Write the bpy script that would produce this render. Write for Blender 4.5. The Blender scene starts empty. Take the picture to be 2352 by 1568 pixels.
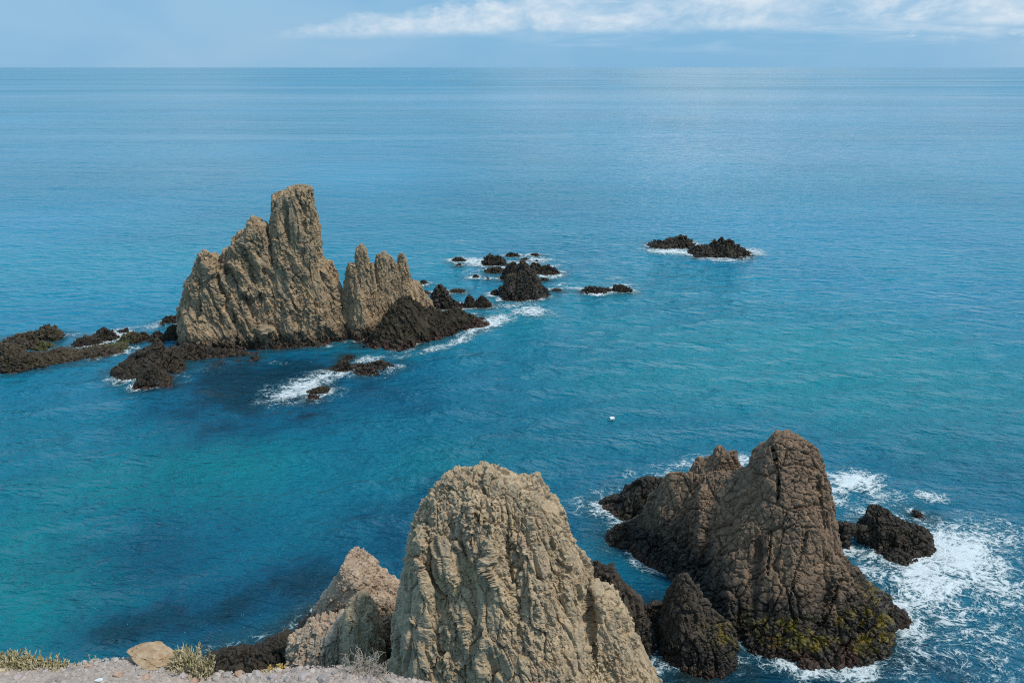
import bpy, math, random, time
import numpy as np
from mathutils import Vector
T0 = time.time()
rnd = random.Random(7)
NR = np.random.RandomState(11)
SC = bpy.context.scene
COL = SC.collection

# ------------------------------------------------------------------ camera
CAM_H = 35.0
FPX = 1777.0                      # focal length in pixels of a 2352 x 1568 copy of the photo
PITCH = math.atan((784 - 154.5) / FPX)
cam = bpy.data.cameras.new('Camera')
cam.sensor_width = 36.0
cam.lens = 36.0 * FPX / 2352.0
cam.clip_start = 0.1
cam.clip_end = 200000.0
cam_o = bpy.data.objects.new('Camera', cam)
cam_o.location = (0, 0, CAM_H)
cam_o.rotation_euler = (math.radians(90) - PITCH, 0, 0)
COL.objects.link(cam_o)
SC.camera = cam_o

# ------------------------------------------------------------------ sun, sky, exposure
SUN_AZ = math.radians(100)        # to the right, a little behind the viewer
SUN_EL = math.radians(58)
sun = bpy.data.lights.new('sun', 'SUN')
sun.energy = 3.1
sun.angle = math.radians(6)
sun.color = (1.0, 0.91, 0.77)
sun_o = bpy.data.objects.new('sun', sun)
sd = Vector((math.sin(SUN_AZ) * math.cos(SUN_EL), math.cos(SUN_AZ) * math.cos(SUN_EL), math.sin(SUN_EL)))
sun_o.rotation_euler = (-sd).to_track_quat('-Z', 'Y').to_euler()
sun_o.location = sd * 120
COL.objects.link(sun_o)
SC.view_settings.view_transform = 'Standard'
SC.view_settings.look = 'None'
SC.view_settings.exposure = 0.0
SC.view_settings.gamma = 1.0
SC.view_settings.use_curve_mapping = False
SC.cycles.use_denoising = False
SC.cycles.filter_width = 1.1
SC.cycles.max_bounces = 5
SC.cycles.caustics_reflective = False
SC.cycles.caustics_refractive = False
SC.cycles.sample_clamp_indirect = 2.0
SC.cycles.sample_clamp_direct = 1.6


class NT:
    """small helper to write node trees"""
    def __init__(self, tree):
        self.t = tree
        tree.nodes.clear()

    def n(self, typ, **kw):
        nd = self.t.nodes.new(typ)
        for k, v in kw.items():
            setattr(nd, k, v)
        return nd

    def put(self, sock, v):
        if v is None:
            return
        if isinstance(v, bpy.types.NodeSocket):
            self.t.links.new(v, sock)
        else:
            if isinstance(v, (tuple, list)) and len(v) == 3 and sock.type == 'RGBA':
                v = (*v, 1)
            sock.default_value = v

    def math(self, op, a, b=None, c=None, clamp=False):
        m = self.n('ShaderNodeMath', operation=op, use_clamp=clamp)
        for i, v in enumerate((a, b, c)):
            self.put(m.inputs[i], v)
        return m.outputs[0]

    def vmath(self, op, a, b=None):
        m = self.n('ShaderNodeVectorMath', operation=op)
        self.put(m.inputs[0], a)
        self.put(m.inputs[1], b)
        return m.outputs[0]

    def sstep(self, x, a, b):
        m = self.n('ShaderNodeMapRange', interpolation_type='SMOOTHSTEP')
        self.put(m.inputs[0], x)
        self.put(m.inputs[1], a)
        self.put(m.inputs[2], b)
        return m.outputs[0]

    def lin(self, x, a, b, c=0.0, d=1.0):
        m = self.n('ShaderNodeMapRange')
        for i, v in enumerate((x, a, b, c, d)):
            self.put(m.inputs[i], v)
        return m.outputs[0]

    def mix(self, f, a, b, mode='MIX'):
        m = self.n('ShaderNodeMix', data_type='RGBA', blend_type=mode)
        self.put(m.inputs[0], f)
        self.put(m.inputs[6], a)
        self.put(m.inputs[7], b)
        return m.outputs[2]

    def noise(self, vec, scale, detail=4, rough=.55, dist=0.0):
        m = self.n('ShaderNodeTexNoise')
        self.put(m.inputs['Vector'], vec)
        m.inputs['Scale'].default_value = scale
        m.inputs['Detail'].default_value = detail
        m.inputs['Roughness'].default_value = rough
        m.inputs['Distortion'].default_value = dist
        return m.outputs[0]

    def voro(self, vec, scale, feature='F1', rand=1.0):
        m = self.n('ShaderNodeTexVoronoi', feature=feature)
        self.put(m.inputs['Vector'], vec)
        m.inputs['Scale'].default_value = scale
        m.inputs['Randomness'].default_value = rand
        return m.outputs['Distance']

    def scale(self, vec, s):
        return self.vmath('MULTIPLY', vec, s)


w = bpy.data.worlds.new('World')
SC.world = w
w.use_nodes = True
g = NT(w.node_tree)
tc = g.n('ShaderNodeTexCoord').outputs['Generated']
sep = g.n('ShaderNodeSeparateXYZ')
g.put(sep.inputs[0], tc)
dx, dy, dz = sep.outputs
az = g.math('ARCTAN2', dx, dy)
el = g.math('ARCSINE', dz)
sky = g.n('ShaderNodeTexSky', sky_type='NISHITA')
sky.sun_disc = False
sky.sun_elevation = SUN_EL
sky.sun_rotation = SUN_AZ
sky.altitude = 35
sky.air_density = 1.0
sky.dust_density = 0.6
sky.ozone_density = 2.0
S = 10.0                          # colours below are wanted radiance; Background strength is 0.1
def rad(r, gg, b): return (r * S, gg * S, b * S)
# thin blue-grey cloud veil over a clear sky
comb = g.n('ShaderNodeCombineXYZ')
g.put(comb.inputs[0], az); g.put(comb.inputs[1], g.math('MULTIPLY', el, 2.2))
vv = comb.outputs[0]
veil_n = g.noise(vv, 2.6, 4, .55, .4)
veil = g.mix(g.sstep(veil_n, .35, .68), rad(.20, .47, .74), rad(.30, .53, .76))
base = g.mix(.90, sky.outputs[0], veil)
# cumulus bank low over the sea, higher to the right
nz = g.noise(vv, 14.0, 7, .58, .25)
nz2 = g.noise(vv, 34.0, 5, .6, .1)
top = g.lin(az, -.29, .06, .036, .096)
top = g.math('ADD', top, g.math('MULTIPLY', g.math('SUBTRACT', nz, .5), .042))
top = g.math('ADD', top, g.math('MULTIPLY', g.math('SUBTRACT', nz2, .5), .024))
botm = g.math('ADD', g.lin(az, -.29, .35, .030, .038), g.math('MULTIPLY', g.math('SUBTRACT', nz, .5), .012))
body = g.math('MULTIPLY', g.sstep(g.math('SUBTRACT', top, el), -.003, .014), g.sstep(g.math('SUBTRACT', el, botm), -.002, .012))
tex = g.sstep(g.noise(g.vmath('ADD', vv, (3.1, .0, .4)), 11.0, 6, .6, .5), .34, .62)
cfac = g.math('MULTIPLY', body, g.math('MULTIPLY_ADD', tex, .62, .22))
# lit edge of the bank
rim = g.math('MULTIPLY', g.sstep(g.math('SUBTRACT', top, el), .03, .003), body)
cfac = g.math('MAXIMUM', cfac, g.math('MULTIPLY', rim, .62))
# fade of the bank far to the sides, broken cloud over the rest of the dome
cfac = g.math('MULTIPLY', cfac, g.sstep(az, -.33, -.25))
high = g.sstep(g.noise(tc, 2.4, 6, .6, .3), .40, .66)
high = g.math('MULTIPLY', high, g.sstep(el, .07, .16))
cfac = g.math('MAXIMUM', cfac, g.math('MULTIPLY', high, .8))
lay = g.n('ShaderNodeCombineXYZ'); g.put(lay.inputs[0], g.math('MULTIPLY', az, 5.0)); g.put(lay.inputs[1], g.math('MULTIPLY', el, 38.0))
lay_n = g.sstep(g.noise(lay.outputs[0], 1.0, 7, .6, .5), .40, .70)
lay_n = g.math('MULTIPLY', lay_n, g.math('MULTIPLY', g.sstep(el, .008, .04), g.sstep(az, -.10, .12)))
cfac = g.math('MAXIMUM', cfac, g.math('MULTIPLY', lay_n, .62))
# small torn clouds lower right
sm = g.sstep(g.noise(vv, 19.0, 6, .62, .6), .57, .68)
sm = g.math('MULTIPLY', sm, g.math('MULTIPLY', g.sstep(el, .018, .034), g.sstep(az, .25, .42)))
cfac = g.math('MAXIMUM', cfac, g.math('MULTIPLY', sm, .55))
cloud = g.mix(g.sstep(nz2, .3, .7), rad(.55, .69, .83), rad(.78, .85, .91))
cloud = g.mix(g.sstep(el, .10, .35), cloud, rad(.52, .72, .90))
tower = g.math('MULTIPLY', g.math('MULTIPLY', g.sstep(az, -.12, .12), g.sstep(az, .62, .34)), g.math('MULTIPLY', g.sstep(el, .06, .12), g.sstep(el, .42, .22)))
tower = g.math('MULTIPLY', tower, g.sstep(g.noise(vv, 7.0, 5, .6, .4), .36, .58))
cfac = g.math('MAXIMUM', cfac, tower)
cloud = g.mix(tower, cloud, rad(1.02, 1.05, 1.08))
skyc = g.mix(cfac, base, cloud)
bg = g.n('ShaderNodeBackground')
g.put(bg.inputs[0], skyc)
bg.inputs[1].default_value = 0.1
wo = g.n('ShaderNodeOutputWorld')
g.put(wo.inputs[0], bg.outputs[0])

# ------------------------------------------------------------------ numeric helpers
PERM = NR.permutation(256).astype(np.int32)
PERM2 = np.concatenate([PERM, PERM, PERM])
VAL = NR.rand(256).astype(np.float32) * 2 - 1
JX, JY, JZ, JR = (NR.rand(256).astype(np.float32) for _ in range(4))


def hsh(ix, iy, iz):
    return PERM2[PERM2[PERM2[ix & 255] + (iy & 255)] + (iz & 255)]


def vnoise(p):
    i = np.floor(p).astype(np.int32)
    f = (p - i).astype(np.float32)
    f = f * f * f * (f * (f * 6 - 15) + 10)
    x, y, z = i[:, 0], i[:, 1], i[:, 2]
    r = 0
    for a in (0, 1):
        wx = f[:, 0] if a else 1 - f[:, 0]
        for b in (0, 1):
            wy = f[:, 1] if b else 1 - f[:, 1]
            for c in (0, 1):
                wz = f[:, 2] if c else 1 - f[:, 2]
                r = r + wx * wy * wz * VAL[hsh(x + a, y + b, z + c)]
    return r


def fbm(p, octv=4, gain=.5, lac=2.07, ridge=False):
    a, s, r = 1.0, 0.0, 0
    q = p.astype(np.float32)
    for k in range(octv):
        n = vnoise(q)
        if ridge:
            n = 1 - 2 * np.abs(n)
        r = r + a * n
        s += a
        a *= gain
        q = q * lac + 17.3
    return r / s


def worley(p, tilt=False):
    ic = np.floor(p).astype(np.int32)
    f = (p - ic).astype(np.float32)
    n = len(p)
    F1 = np.full(n, 9., np.float32); F2 = F1.copy(); H = np.zeros(n, np.int32)
    D = np.zeros((n, 3), np.float32)
    for a in (-1, 0, 1):
        for b in (-1, 0, 1):
            for c in (-1, 0, 1):
                h = hsh(ic[:, 0] + a, ic[:, 1] + b, ic[:, 2] + c)
                e0, e1, e2 = a + JX[h] - f[:, 0], b + JY[h] - f[:, 1], c + JZ[h] - f[:, 2]
                d = np.sqrt(e0 * e0 + e1 * e1 + e2 * e2)
                near = d < F1
                F2 = np.where(near, F1, np.minimum(F2, d))
                if tilt:
                    D[near, 0] = e0[near]; D[near, 1] = e1[near]; D[near, 2] = e2[near]
                H = np.where(near, h, H)
                F1 = np.where(near, d, F1)
    if tilt:
        g_ = (H + 71) & 255
        return F1, F2, JR[H], 2 * ((JX[g_] - .5) * D[:, 0] + (JY[g_] - .5) * D[:, 1] + (JZ[g_] - .5) * D[:, 2])
    return F1, F2, JR[H]


ST, CT = math.sin(PITCH), math.cos(PITCH)


def ray(u, v):
    a, d = (u - 1176) / FPX, (v - 784) / FPX
    return np.array([a, CT - d * ST, -(ST + d * CT)])


def on_sea(u, v, z=0.0):
    r = ray(u, v)
    return np.array([0, 0, CAM_H]) + r * ((CAM_H - z) / -r[2])


def on_y(u, v, y):
    r = ray(u, v)
    return np.array([0, 0, CAM_H]) + r * (y / r[1])


def to_px(x, y, z):
    zz = z - CAM_H
    fw = y * CT - zz * ST
    up = y * ST + zz * CT
    return 1176 + FPX * x / fw, 784 - FPX * up / fw


# crops of the photo in which outlines were measured -> pixels of the 2352 px wide copy
def crop(x0, y0, s):
    return lambda x, y: ((x0 + s * x) / 1.7415, (y0 + s * y) / 1.7415)
Z0 = lambda x, y: (x, y)
Z1 = crop(650, 700, .5953)
Z2 = crop(0, 1200, .5953)
Z3 = crop(1400, 900, .7653)
Z4 = crop(2250, 1650, .7849)
Z5 = crop(1100, 1800, .6803)
Z6 = crop(0, 2400, .7228)


class Lobe:
    """a mass of rock: its outline stands on a line over the water, with depth to both sides"""
    def __init__(self, Z, pts, base=None, line=None, shift=0, tf=2, tb=2, R=2, w=.4, closed=False, lean=0, seed=0, rough=.3, pw=.4):
        if line is None:
            a, b = (on_sea(*Z(*q))[:2] for q in base)
        else:
            a, b = np.array(line[0], float), np.array(line[1], float)
        t = (b - a) / np.linalg.norm(b - a)
        n = np.array([t[1], -t[0]])            # towards the camera
        a = a - n * shift
        self.a, self.t, self.n = a, t, n
        P = []
        for q in pts:
            r = ray(*Z(*q))
            k = (n @ a) / (n @ r[:2])
            hit = np.array([0, 0, CAM_H]) + r * k
            P.append(((hit[:2] - a) @ t, hit[2]))
        P = np.array(P)
        self.closed = closed
        self.open_n = len(P) - (0 if closed else 1)
        if not closed:
            P = np.vstack([P, [P[-1, 0], -3.0], [P[0, 0], -3.0]])
            self.open_n += 2
        self.P = P
        self.nseg = len(P) if closed else len(P) - 1
        self.tf, self.tb, self.R, self.w, self.lean, self.seed, self.rough, self.pw = tf, tb, R, w, lean, seed, rough, pw
        self.smin, self.smax = P[:, 0].min(), P[:, 0].max()
        self.zmax = P[:, 1].max()

    def tmax(self):
        m = lambda q: max(v for _, v in q) if isinstance(q, (list, tuple)) else q
        return m(self.tf), m(self.tb)

    def bounds(self):
        f, b = self.tmax()
        c = []
        for s in (self.smin, self.smax):
            for d in (f + abs(self.lean) * self.zmax, -b - abs(self.lean) * self.zmax):
                c.append(self.a + self.t * s + self.n * d)
        c = np.array(c)
        return c.min(0), c.max(0), self.zmax

    def table(self, zs, ds):
        ss = np.arange(self.smin - 1, self.smax + 1 + ds, ds)
        S_, Zz = np.meshgrid(ss, zs, indexing='ij')
        P = self.P
        inside = np.zeros(S_.shape, bool)
        e = np.full(S_.shape, 1e9)
        N = len(P)
        ztop = np.zeros(len(ss))
        for i in range(N):
            x0, y0 = P[i]; x1, y1 = P[(i + 1) % N]
            if (y0 > y1) != (y1 > y0) or y0 != y1:
                cond = ((y0 > Zz) != (y1 > Zz)) & (S_ < (x1 - x0) * (Zz - y0) / (y1 - y0 + 1e-12) + x0)
                inside ^= cond
            if self.closed or i < N - 1 and i != N - 2:
                ddx, ddy = x1 - x0, y1 - y0
                L = ddx * ddx + ddy * ddy + 1e-12
                t = np.clip(((S_ - x0) * ddx + (Zz - y0) * ddy) / L, 0, 1)
                e = np.minimum(e, np.hypot(S_ - x0 - t * ddx, Zz - y0 - t * ddy))
            lo, hi = min(x0, x1), max(x0, x1)
            m = (ss >= lo) & (ss <= hi)
            if hi > lo:
                ztop[m] = np.maximum(ztop[m], np.interp(ss[m], [lo, hi], [y0, y1] if x0 < x1 else [y1, y0]))
        fr = (ss - self.smin) / (self.smax - self.smin)
        def prof(q):
            if isinstance(q, (list, tuple)):
                return np.interp(fr, [a for a, _ in q], [b for _, b in q])[:, None]
            return np.full((len(ss), 1), float(q))
        zt = np.maximum(np.maximum(ztop, .35 * self.zmax)[:, None], .3)
        slope = self.w + (1 - self.w) * np.clip(1 - Zz / zt, 0, 1.2)
        k = np.clip(e / self.R, 0, 1)
        ell = np.power(1 - (1 - k) ** 2, self.pw)
        pn = np.stack([S_.ravel() / 2.6 + self.seed * 3.3, Zz.ravel() / 9 + .3 * S_.ravel() / 2.6, np.full(S_.size, self.seed + .5)], 1)
        nf = fbm(pn, 3, ridge=True).reshape(S_.shape)
        nb = vnoise(pn + 40).reshape(S_.shape)
        Tf = np.where(inside, prof(self.tf) * ell * slope * (1 + self.rough * nf), -e)
        Tb = np.where(inside, prof(self.tb) * ell * slope * (1 + self.rough * nb), -e)
        return ss[0], Tf.astype(np.float32), Tb.astype(np.float32)


def surface(lobes, h, zlo=-1.2, smooth=.25):
    bb = [l.bounds() for l in lobes]
    lo = np.min([b[0] for b in bb], 0) - 3 * h - .4
    hi = np.max([b[1] for b in bb], 0) + 3 * h + .4
    zt = max(b[2] for b in bb) + 3 * h
    xs = np.arange(lo[0], hi[0] + h, h); ys = np.arange(lo[1], hi[1] + h, h); zs = np.arange(zlo - 2 * h, zt + h, h)
    X, Y = np.meshgrid(xs, ys, indexing='ij')
    F = None
    for l in lobes:
        s0, Tf, Tb = l.table(zs, h)
        sx = (X - l.a[0]) * l.t[0] + (Y - l.a[1]) * l.t[1]
        d = ((X - l.a[0]) * l.n[0] + (Y - l.a[1]) * l.n[1]).astype(np.float32)
        q = (sx - s0) / h
        i0 = np.clip(np.floor(q).astype(int), 0, Tf.shape[0] - 2)
        oob = np.maximum(0, np.maximum(-q, q - Tf.shape[0] + 1)) * h
        t = np.clip(q - i0, 0, 1).astype(np.float32)[..., None]
        dd = d[..., None] + (l.lean * zs).astype(np.float32)[None, None, :]
        f = np.where(dd > 0, dd - (Tf[i0] * (1 - t) + Tf[i0 + 1] * t), -dd - (Tb[i0] * (1 - t) + Tb[i0 + 1] * t))
        f += oob.astype(np.float32)[..., None]
        if F is None:
            F = f
        else:
            hh = np.clip(.5 + .5 * (f - F) / smooth, 0, 1)
            F = f * (1 - hh) + F * hh - smooth * hh * (1 - hh)
    zb = (zlo - zs).astype(np.float32)
    F = np.maximum(F, zb[None, None, :])
    return nets(F, np.array([xs[0], ys[0], zs[0]]), h)


def nets(F, org, h):
    Sg = F < 0
    Sg[0] = Sg[-1] = False; Sg[:, 0] = Sg[:, -1] = False; Sg[:, :, 0] = Sg[:, :, -1] = False
    F = np.where(Sg, F, np.maximum(F, 1e-4))
    c = np.zeros(tuple(k - 1 for k in F.shape), np.uint8)
    for a in (0, 1):
        for b in (0, 1):
            for e in (0, 1):
                c += Sg[a:a + c.shape[0], b:b + c.shape[1], e:e + c.shape[2]]
    act = (c > 0) & (c < 8)
    I, J, K = np.nonzero(act)
    vid = np.full(c.shape, -1, np.int32)
    vid[I, J, K] = np.arange(len(I))
    off = [(a, b, e) for a in (0, 1) for b in (0, 1) for e in (0, 1)]
    V = np.stack([F[I + a, J + b, K + e] for a, b, e in off], 1)
    acc = np.zeros((len(I), 3)); cnt = np.zeros(len(I))
    for i in range(8):
        for j in range(i + 1, 8):
            if sum(abs(off[i][q] - off[j][q]) for q in range(3)) != 1:
                continue
            m = (V[:, i] < 0) != (V[:, j] < 0)
            t = V[m, i] / (V[m, i] - V[m, j])
            oi, oj = np.array(off[i]), np.array(off[j])
            acc[m] += oi + t[:, None] * (oj - oi)
            cnt[m] += 1
    P = org + h * (np.stack([I, J, K], 1) + acc / cnt[:, None])
    Q = []
    for ax in range(3):
        sl0 = [slice(1, -1)] * 3; sl1 = [slice(1, -1)] * 3
        sl0[ax] = slice(0, -1); sl1[ax] = slice(1, None)
        A, B = Sg[tuple(sl0)], Sg[tuple(sl1)]
        m = np.stack(np.nonzero(A != B), 1)
        if not len(m):
            continue
        flip = B[tuple(m.T)]
        m = m + np.array([0 if k == ax else 1 for k in range(3)])
        b_, c_ = [k for k in range(3) if k != ax]
        if ax == 1:
            b_, c_ = c_, b_
        def cell(db, dc):
            q = m.copy(); q[:, b_] -= db; q[:, c_] -= dc
            return vid[tuple(q.T)]
        quad = np.stack([cell(1, 1), cell(0, 1), cell(0, 0), cell(1, 0)], 1)
        quad[flip] = quad[flip][:, ::-1]
        Q.append(quad)
    return P, np.vstack(Q)


def normals(P, Q):
    n = np.cross(P[Q[:, 2]] - P[Q[:, 0]], P[Q[:, 3]] - P[Q[:, 1]])
    N = np.zeros_like(P)
    for k in range(4):
        for a in range(3):
            N[:, a] += np.bincount(Q[:, k], n[:, a], len(P))
    return N / (np.linalg.norm(N, axis=1, keepdims=True) + 1e-12)


def relax(P, Q, it=2, lam=.5):
    for _ in range(it):
        A = np.zeros_like(P); C = np.zeros(len(P))
        for k in range(4):
            for m in (1, 3):
                for a in range(3):
                    A[:, a] += np.bincount(Q[:, k], P[Q[:, (k + m) % 4], a], len(P))
                C += np.bincount(Q[:, k], minlength=len(P))
        P = P + lam * (A / C[:, None] - P)
    return P


def relax_n(N, Q, it):
    N = relax(N, Q, it, .6)
    return N / (np.linalg.norm(N, axis=1, keepdims=True) + 1e-9)


def frame(axis):
    a = np.array(axis, float); a /= np.linalg.norm(a)
    b = np.cross([0, 1, 0], a); b /= np.linalg.norm(b)
    return np.stack([b, np.cross(a, b), a], 1)


def cells(P, size, stretch, axis, seed, warp=.35):
    q = P @ frame(axis)
    q = q / np.array([size, size, size * stretch])
    wv = np.stack([vnoise(q * .7 + seed + k * 9.1) for k in range(3)], 1)
    return worley(q + warp * wv + seed, True)


def rocky(P, Q, style, axis=(0, 0, 1), seed=0, k=1.0, fl=1.0, rg=1.0):
    """weather a mass of rock: flutes, blocks, cracks, crumbs.  k scales all lengths"""
    N = normals(P, Q)
    q = P @ frame(axis)
    rug = np.clip(.75 + .9 * vnoise(P / (2.8 * k) + seed + 31), .25, 1.35)     # broken and sound patches
    def push(d):
        return P + N * np.asarray(d)[:, None]
    def strata(wid, ln, sd, oc=3):
        t = np.stack([q[:, 0] / (wid * k), q[:, 1] / (wid * k), q[:, 2] / (ln * k)], 1)
        t = t + .3 * np.stack([vnoise(P / (3 * k) + 5 + sd), vnoise(P / (3 * k) + 15 + sd), 0 * t[:, 0]], 1)
        return fbm(t + sd, oc, .5, ridge=True)
    if style == 'crag':
        # broken, fluted tuff
        P = push(fl * .52 * k * strata(2.6, 10, seed)); N = relax_n(normals(P, Q), Q, 4)
        F1, F2, ID, TI = cells(P, 1.05 * k, 3.2, axis, seed + 3)
        d = .30 * k * rg * (ID - .5) + .50 * k * rg * TI - .26 * k * np.exp(-(F2 - F1) / .035)
        d = d + .11 * k * strata(.7, 3.4, seed + 9)
        F1, F2, ID, TI = cells(P, .46 * k, 1.9, axis, seed + 8, .2)
        d = d + rug * rg * (.16 * k * (ID - .5) + .34 * k * TI - .07 * k * np.exp(-(F2 - F1) / .07))
        F1, F2, ID, TI = cells(P, .26 * k, 1.5, axis, seed + 18, .1)
        d = d + rug * rg * (.10 * k * (ID - .5) + .22 * k * TI - .04 * k * np.exp(-(F2 - F1) / .1))
        P = push(d)
    elif style == 'pillow':
        # joint blocks standing in columns, tight cracks between them
        P = push(fl * .36 * k * strata(3.0, 10, seed)); N = relax_n(normals(P, Q), Q, 4)
        F1, F2, ID, TI = cells(P, 1.8 * k, 2.6, axis, seed + 1, .5)
        d = rg * (.26 * k * (ID - .5) + .26 * k * TI) - .26 * k * np.exp(-(F2 - F1) / .035)
        F1, F2, ID, TI = cells(P, .50 * k, 2.3, axis, seed + 2, .35)
        d = d + rg * (.12 * k * (ID - .5) + .18 * k * TI) - .16 * k * np.exp(-(F2 - F1) / .07)
        F1, F2, ID, TI = cells(P, .24 * k, 1.3, axis, seed + 6, .3)
        d = d + rug * (.06 * k * (ID - .5) + .12 * k * TI - .05 * k * np.exp(-(F2 - F1) / .10))
        P = push(d)
    else:
        # low jagged reef
        P = push(.40 * k * strata(1.5, 1.8, seed)); N = relax_n(normals(P, Q), Q, 3)
        F1, F2, ID, TI = cells(P, .8 * k, 1.4, axis, seed + 1, .5)
        d = .34 * k * (ID - .5) + .55 * k * TI - .14 * k * np.exp(-(F2 - F1) / .07)
        F1, F2, ID, TI = cells(P, .42 * k, 1.4, axis, seed + 5, .3)
        d = d + .14 * k * (ID - .5) + .30 * k * TI - .06 * k * np.exp(-(F2 - F1) / .1)
        P = push(d)
    return P


def link(name, P, faces, mat, parent=None, smooth=True, attr=None, uvcol=None):
    """one mesh object from numpy vertices and equal-sided faces"""
    P = np.asarray(P, np.float32); Fc = np.asarray(faces, np.int32)
    me = bpy.data.meshes.new(name)
    me.vertices.add(len(P)); me.vertices.foreach_set('co', P.ravel())
    k = Fc.shape[1]
    me.loops.add(Fc.size); me.loops.foreach_set('vertex_index', Fc.ravel())
    me.polygons.add(len(Fc)); me.polygons.foreach_set('loop_start', np.arange(len(Fc), dtype=np.int32) * k)
    me.update(calc_edges=True)
    me.polygons.foreach_set('use_smooth', np.full(len(Fc), smooth))
    for an, av in (attr or {}).items():
        a = me.attributes.new(an, 'FLOAT', 'POINT')
        a.data.foreach_set('value', np.asarray(av, np.float32).ravel())
    for an, av in (uvcol or {}).items():
        a = me.attributes.new(an, 'FLOAT_COLOR', 'POINT')
        a.data.foreach_set('color', np.asarray(av, np.float32).ravel())
    me.materials.append(mat)
    o = bpy.data.objects.new(name, me)
    COL.objects.link(o)
    o.parent = parent
    return o


def tag(o, label=None, cat=None, group=None, kind=None):
    for k, v in (('label', label), ('category', cat), ('group', group), ('kind', kind)):
        if v:
            o[k] = v
    return o


def empty(name, loc=(0, 0, 0)):
    o = bpy.data.objects.new(name, None)
    o.location = loc
    COL.objects.link(o)
    return o


# ------------------------------------------------------------------ materials
def rock_mat(name, cols, dark=(.02, .016, .012), dark_z=2.0, dark_soft=1.5, red_z=.5, yellow=None, green=None, bump=.6, grain=1.0, stain=None, dry=.95):
    m = bpy.data.materials.new(name); m.use_nodes = True
    g = NT(m.node_tree)
    P = g.n('ShaderNodeNewGeometry').outputs['Position']
    sp = g.n('ShaderNodeSeparateXYZ'); g.put(sp.inputs[0], P)
    z = sp.outputs[2]
    a, b, c, d = cols
    n1 = g.noise(P, .42, 5, .6, .4)
    n2 = g.noise(g.scale(P, (1.5, 1.5, .28)), 1.0, 5, .62, .6)
    n3 = g.noise(P, 2.3 * grain, 6, .68, .2)
    n4 = g.noise(P, 9.0 * grain, 4, .7)
    col = g.mix(g.sstep(n1, .36, .64), a, b)
    col = g.mix(g.math('MULTIPLY', g.sstep(n2, .50, .72), .75), col, c)
    col = g.mix(g.math('MULTIPLY', g.sstep(n3, .56, .76), .7), col, d)
    if stain:
        col = g.mix(g.math('MULTIPLY', g.sstep(g.noise(P, .85, 6, .65, .8), .57, .70), .55), col, stain[0])
        col = g.mix(g.math('MULTIPLY', g.sstep(g.noise(g.scale(P, (1.0, 1.0, .35)), 1.3, 6, .66, .6), .55, .68), .6), col, stain[1])
    val = g.math('ADD', g.lin(n3, .25, .75, .62, 1.22), g.lin(n4, .3, .7, -.16, .16))
    hs = g.n('ShaderNodeHueSaturation'); g.put(hs.inputs['Color'], col); g.put(hs.inputs['Value'], val)
    col = hs.outputs[0]
    zz = g.math('ADD', z, g.math('MULTIPLY', g.math('SUBTRACT', g.noise(P, .55, 6, .62, .3), .5), 1.9 * dark_soft))
    wet = g.sstep(zz, dark_z + dark_soft * .5, dark_z - dark_soft * .5)
    dk = g.mix(g.sstep(n3, .35, .7), dark, tuple(k * 2.3 for k in dark))
    col = g.mix(wet, col, dk)
    if yellow:
        (cx, cy), rr, z0, z1 = yellow
        dv = g.n('ShaderNodeVectorMath', operation='DISTANCE')
        flat = g.vmath('MULTIPLY', P, (1, 1, 0)); g.put(dv.inputs[0], flat); dv.inputs[1].default_value = (cx, cy, 0)
        ym = g.math('MULTIPLY', g.sstep(dv.outputs['Value'], rr, rr * .5), g.sstep(g.noise(P, 1.1, 5, .65, .4), .47, .60))
        ym = g.math('MULTIPLY', ym, g.math('MULTIPLY', g.sstep(z, z0, z0 + .4), g.sstep(z, z1, z1 - .9)))
        col = g.mix(g.math('MULTIPLY', ym, .85), col, (.17, .125, .018))
    if green:
        for (cx, cy), rr in green:
            dv = g.n('ShaderNodeVectorMath', operation='DISTANCE')
            flat = g.vmath('MULTIPLY', P, (1, 1, 0)); g.put(dv.inputs[0], flat); dv.inputs[1].default_value = (cx, cy, 0)
            gm = g.math('MULTIPLY', g.sstep(dv.outputs['Value'], rr, rr * .35), g.sstep(g.noise(P, 2.4, 6, .7, .6), .46, .58))
            gm = g.math('MULTIPLY', gm, g.sstep(z, 1.7, .9))
            col = g.mix(g.math('MULTIPLY', gm, .75), col, (.085, .12, .014))
    rm = g.math('MULTIPLY', g.sstep(zz, red_z, red_z - .5), .6)
    col = g.mix(rm, col, (.06, .026, .018))
    h = g.math('ADD', g.noise(P, 5.0 * grain, 8, .7, .3), g.math('MULTIPLY', g.voro(P, 3.2 * grain, 'DISTANCE_TO_EDGE'), .5))
    bp = g.n('ShaderNodeBump'); bp.inputs['Strength'].default_value = bump; bp.inputs['Distance'].default_value = .12 / grain
    g.put(bp.inputs['Height'], h)
    bs = g.n('ShaderNodeBsdfPrincipled')
    g.put(bs.inputs['Base Color'], col)
    g.put(bs.inputs['Roughness'], g.lin(wet, 0, 1, dry, .38))
    bs.inputs['Specular IOR Level'].default_value = .3
    g.put(bs.inputs['Normal'], bp.outputs[0])
    o = g.n('ShaderNodeOutputMaterial'); g.put(o.inputs[0], bs.outputs[0])
    return m


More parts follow.
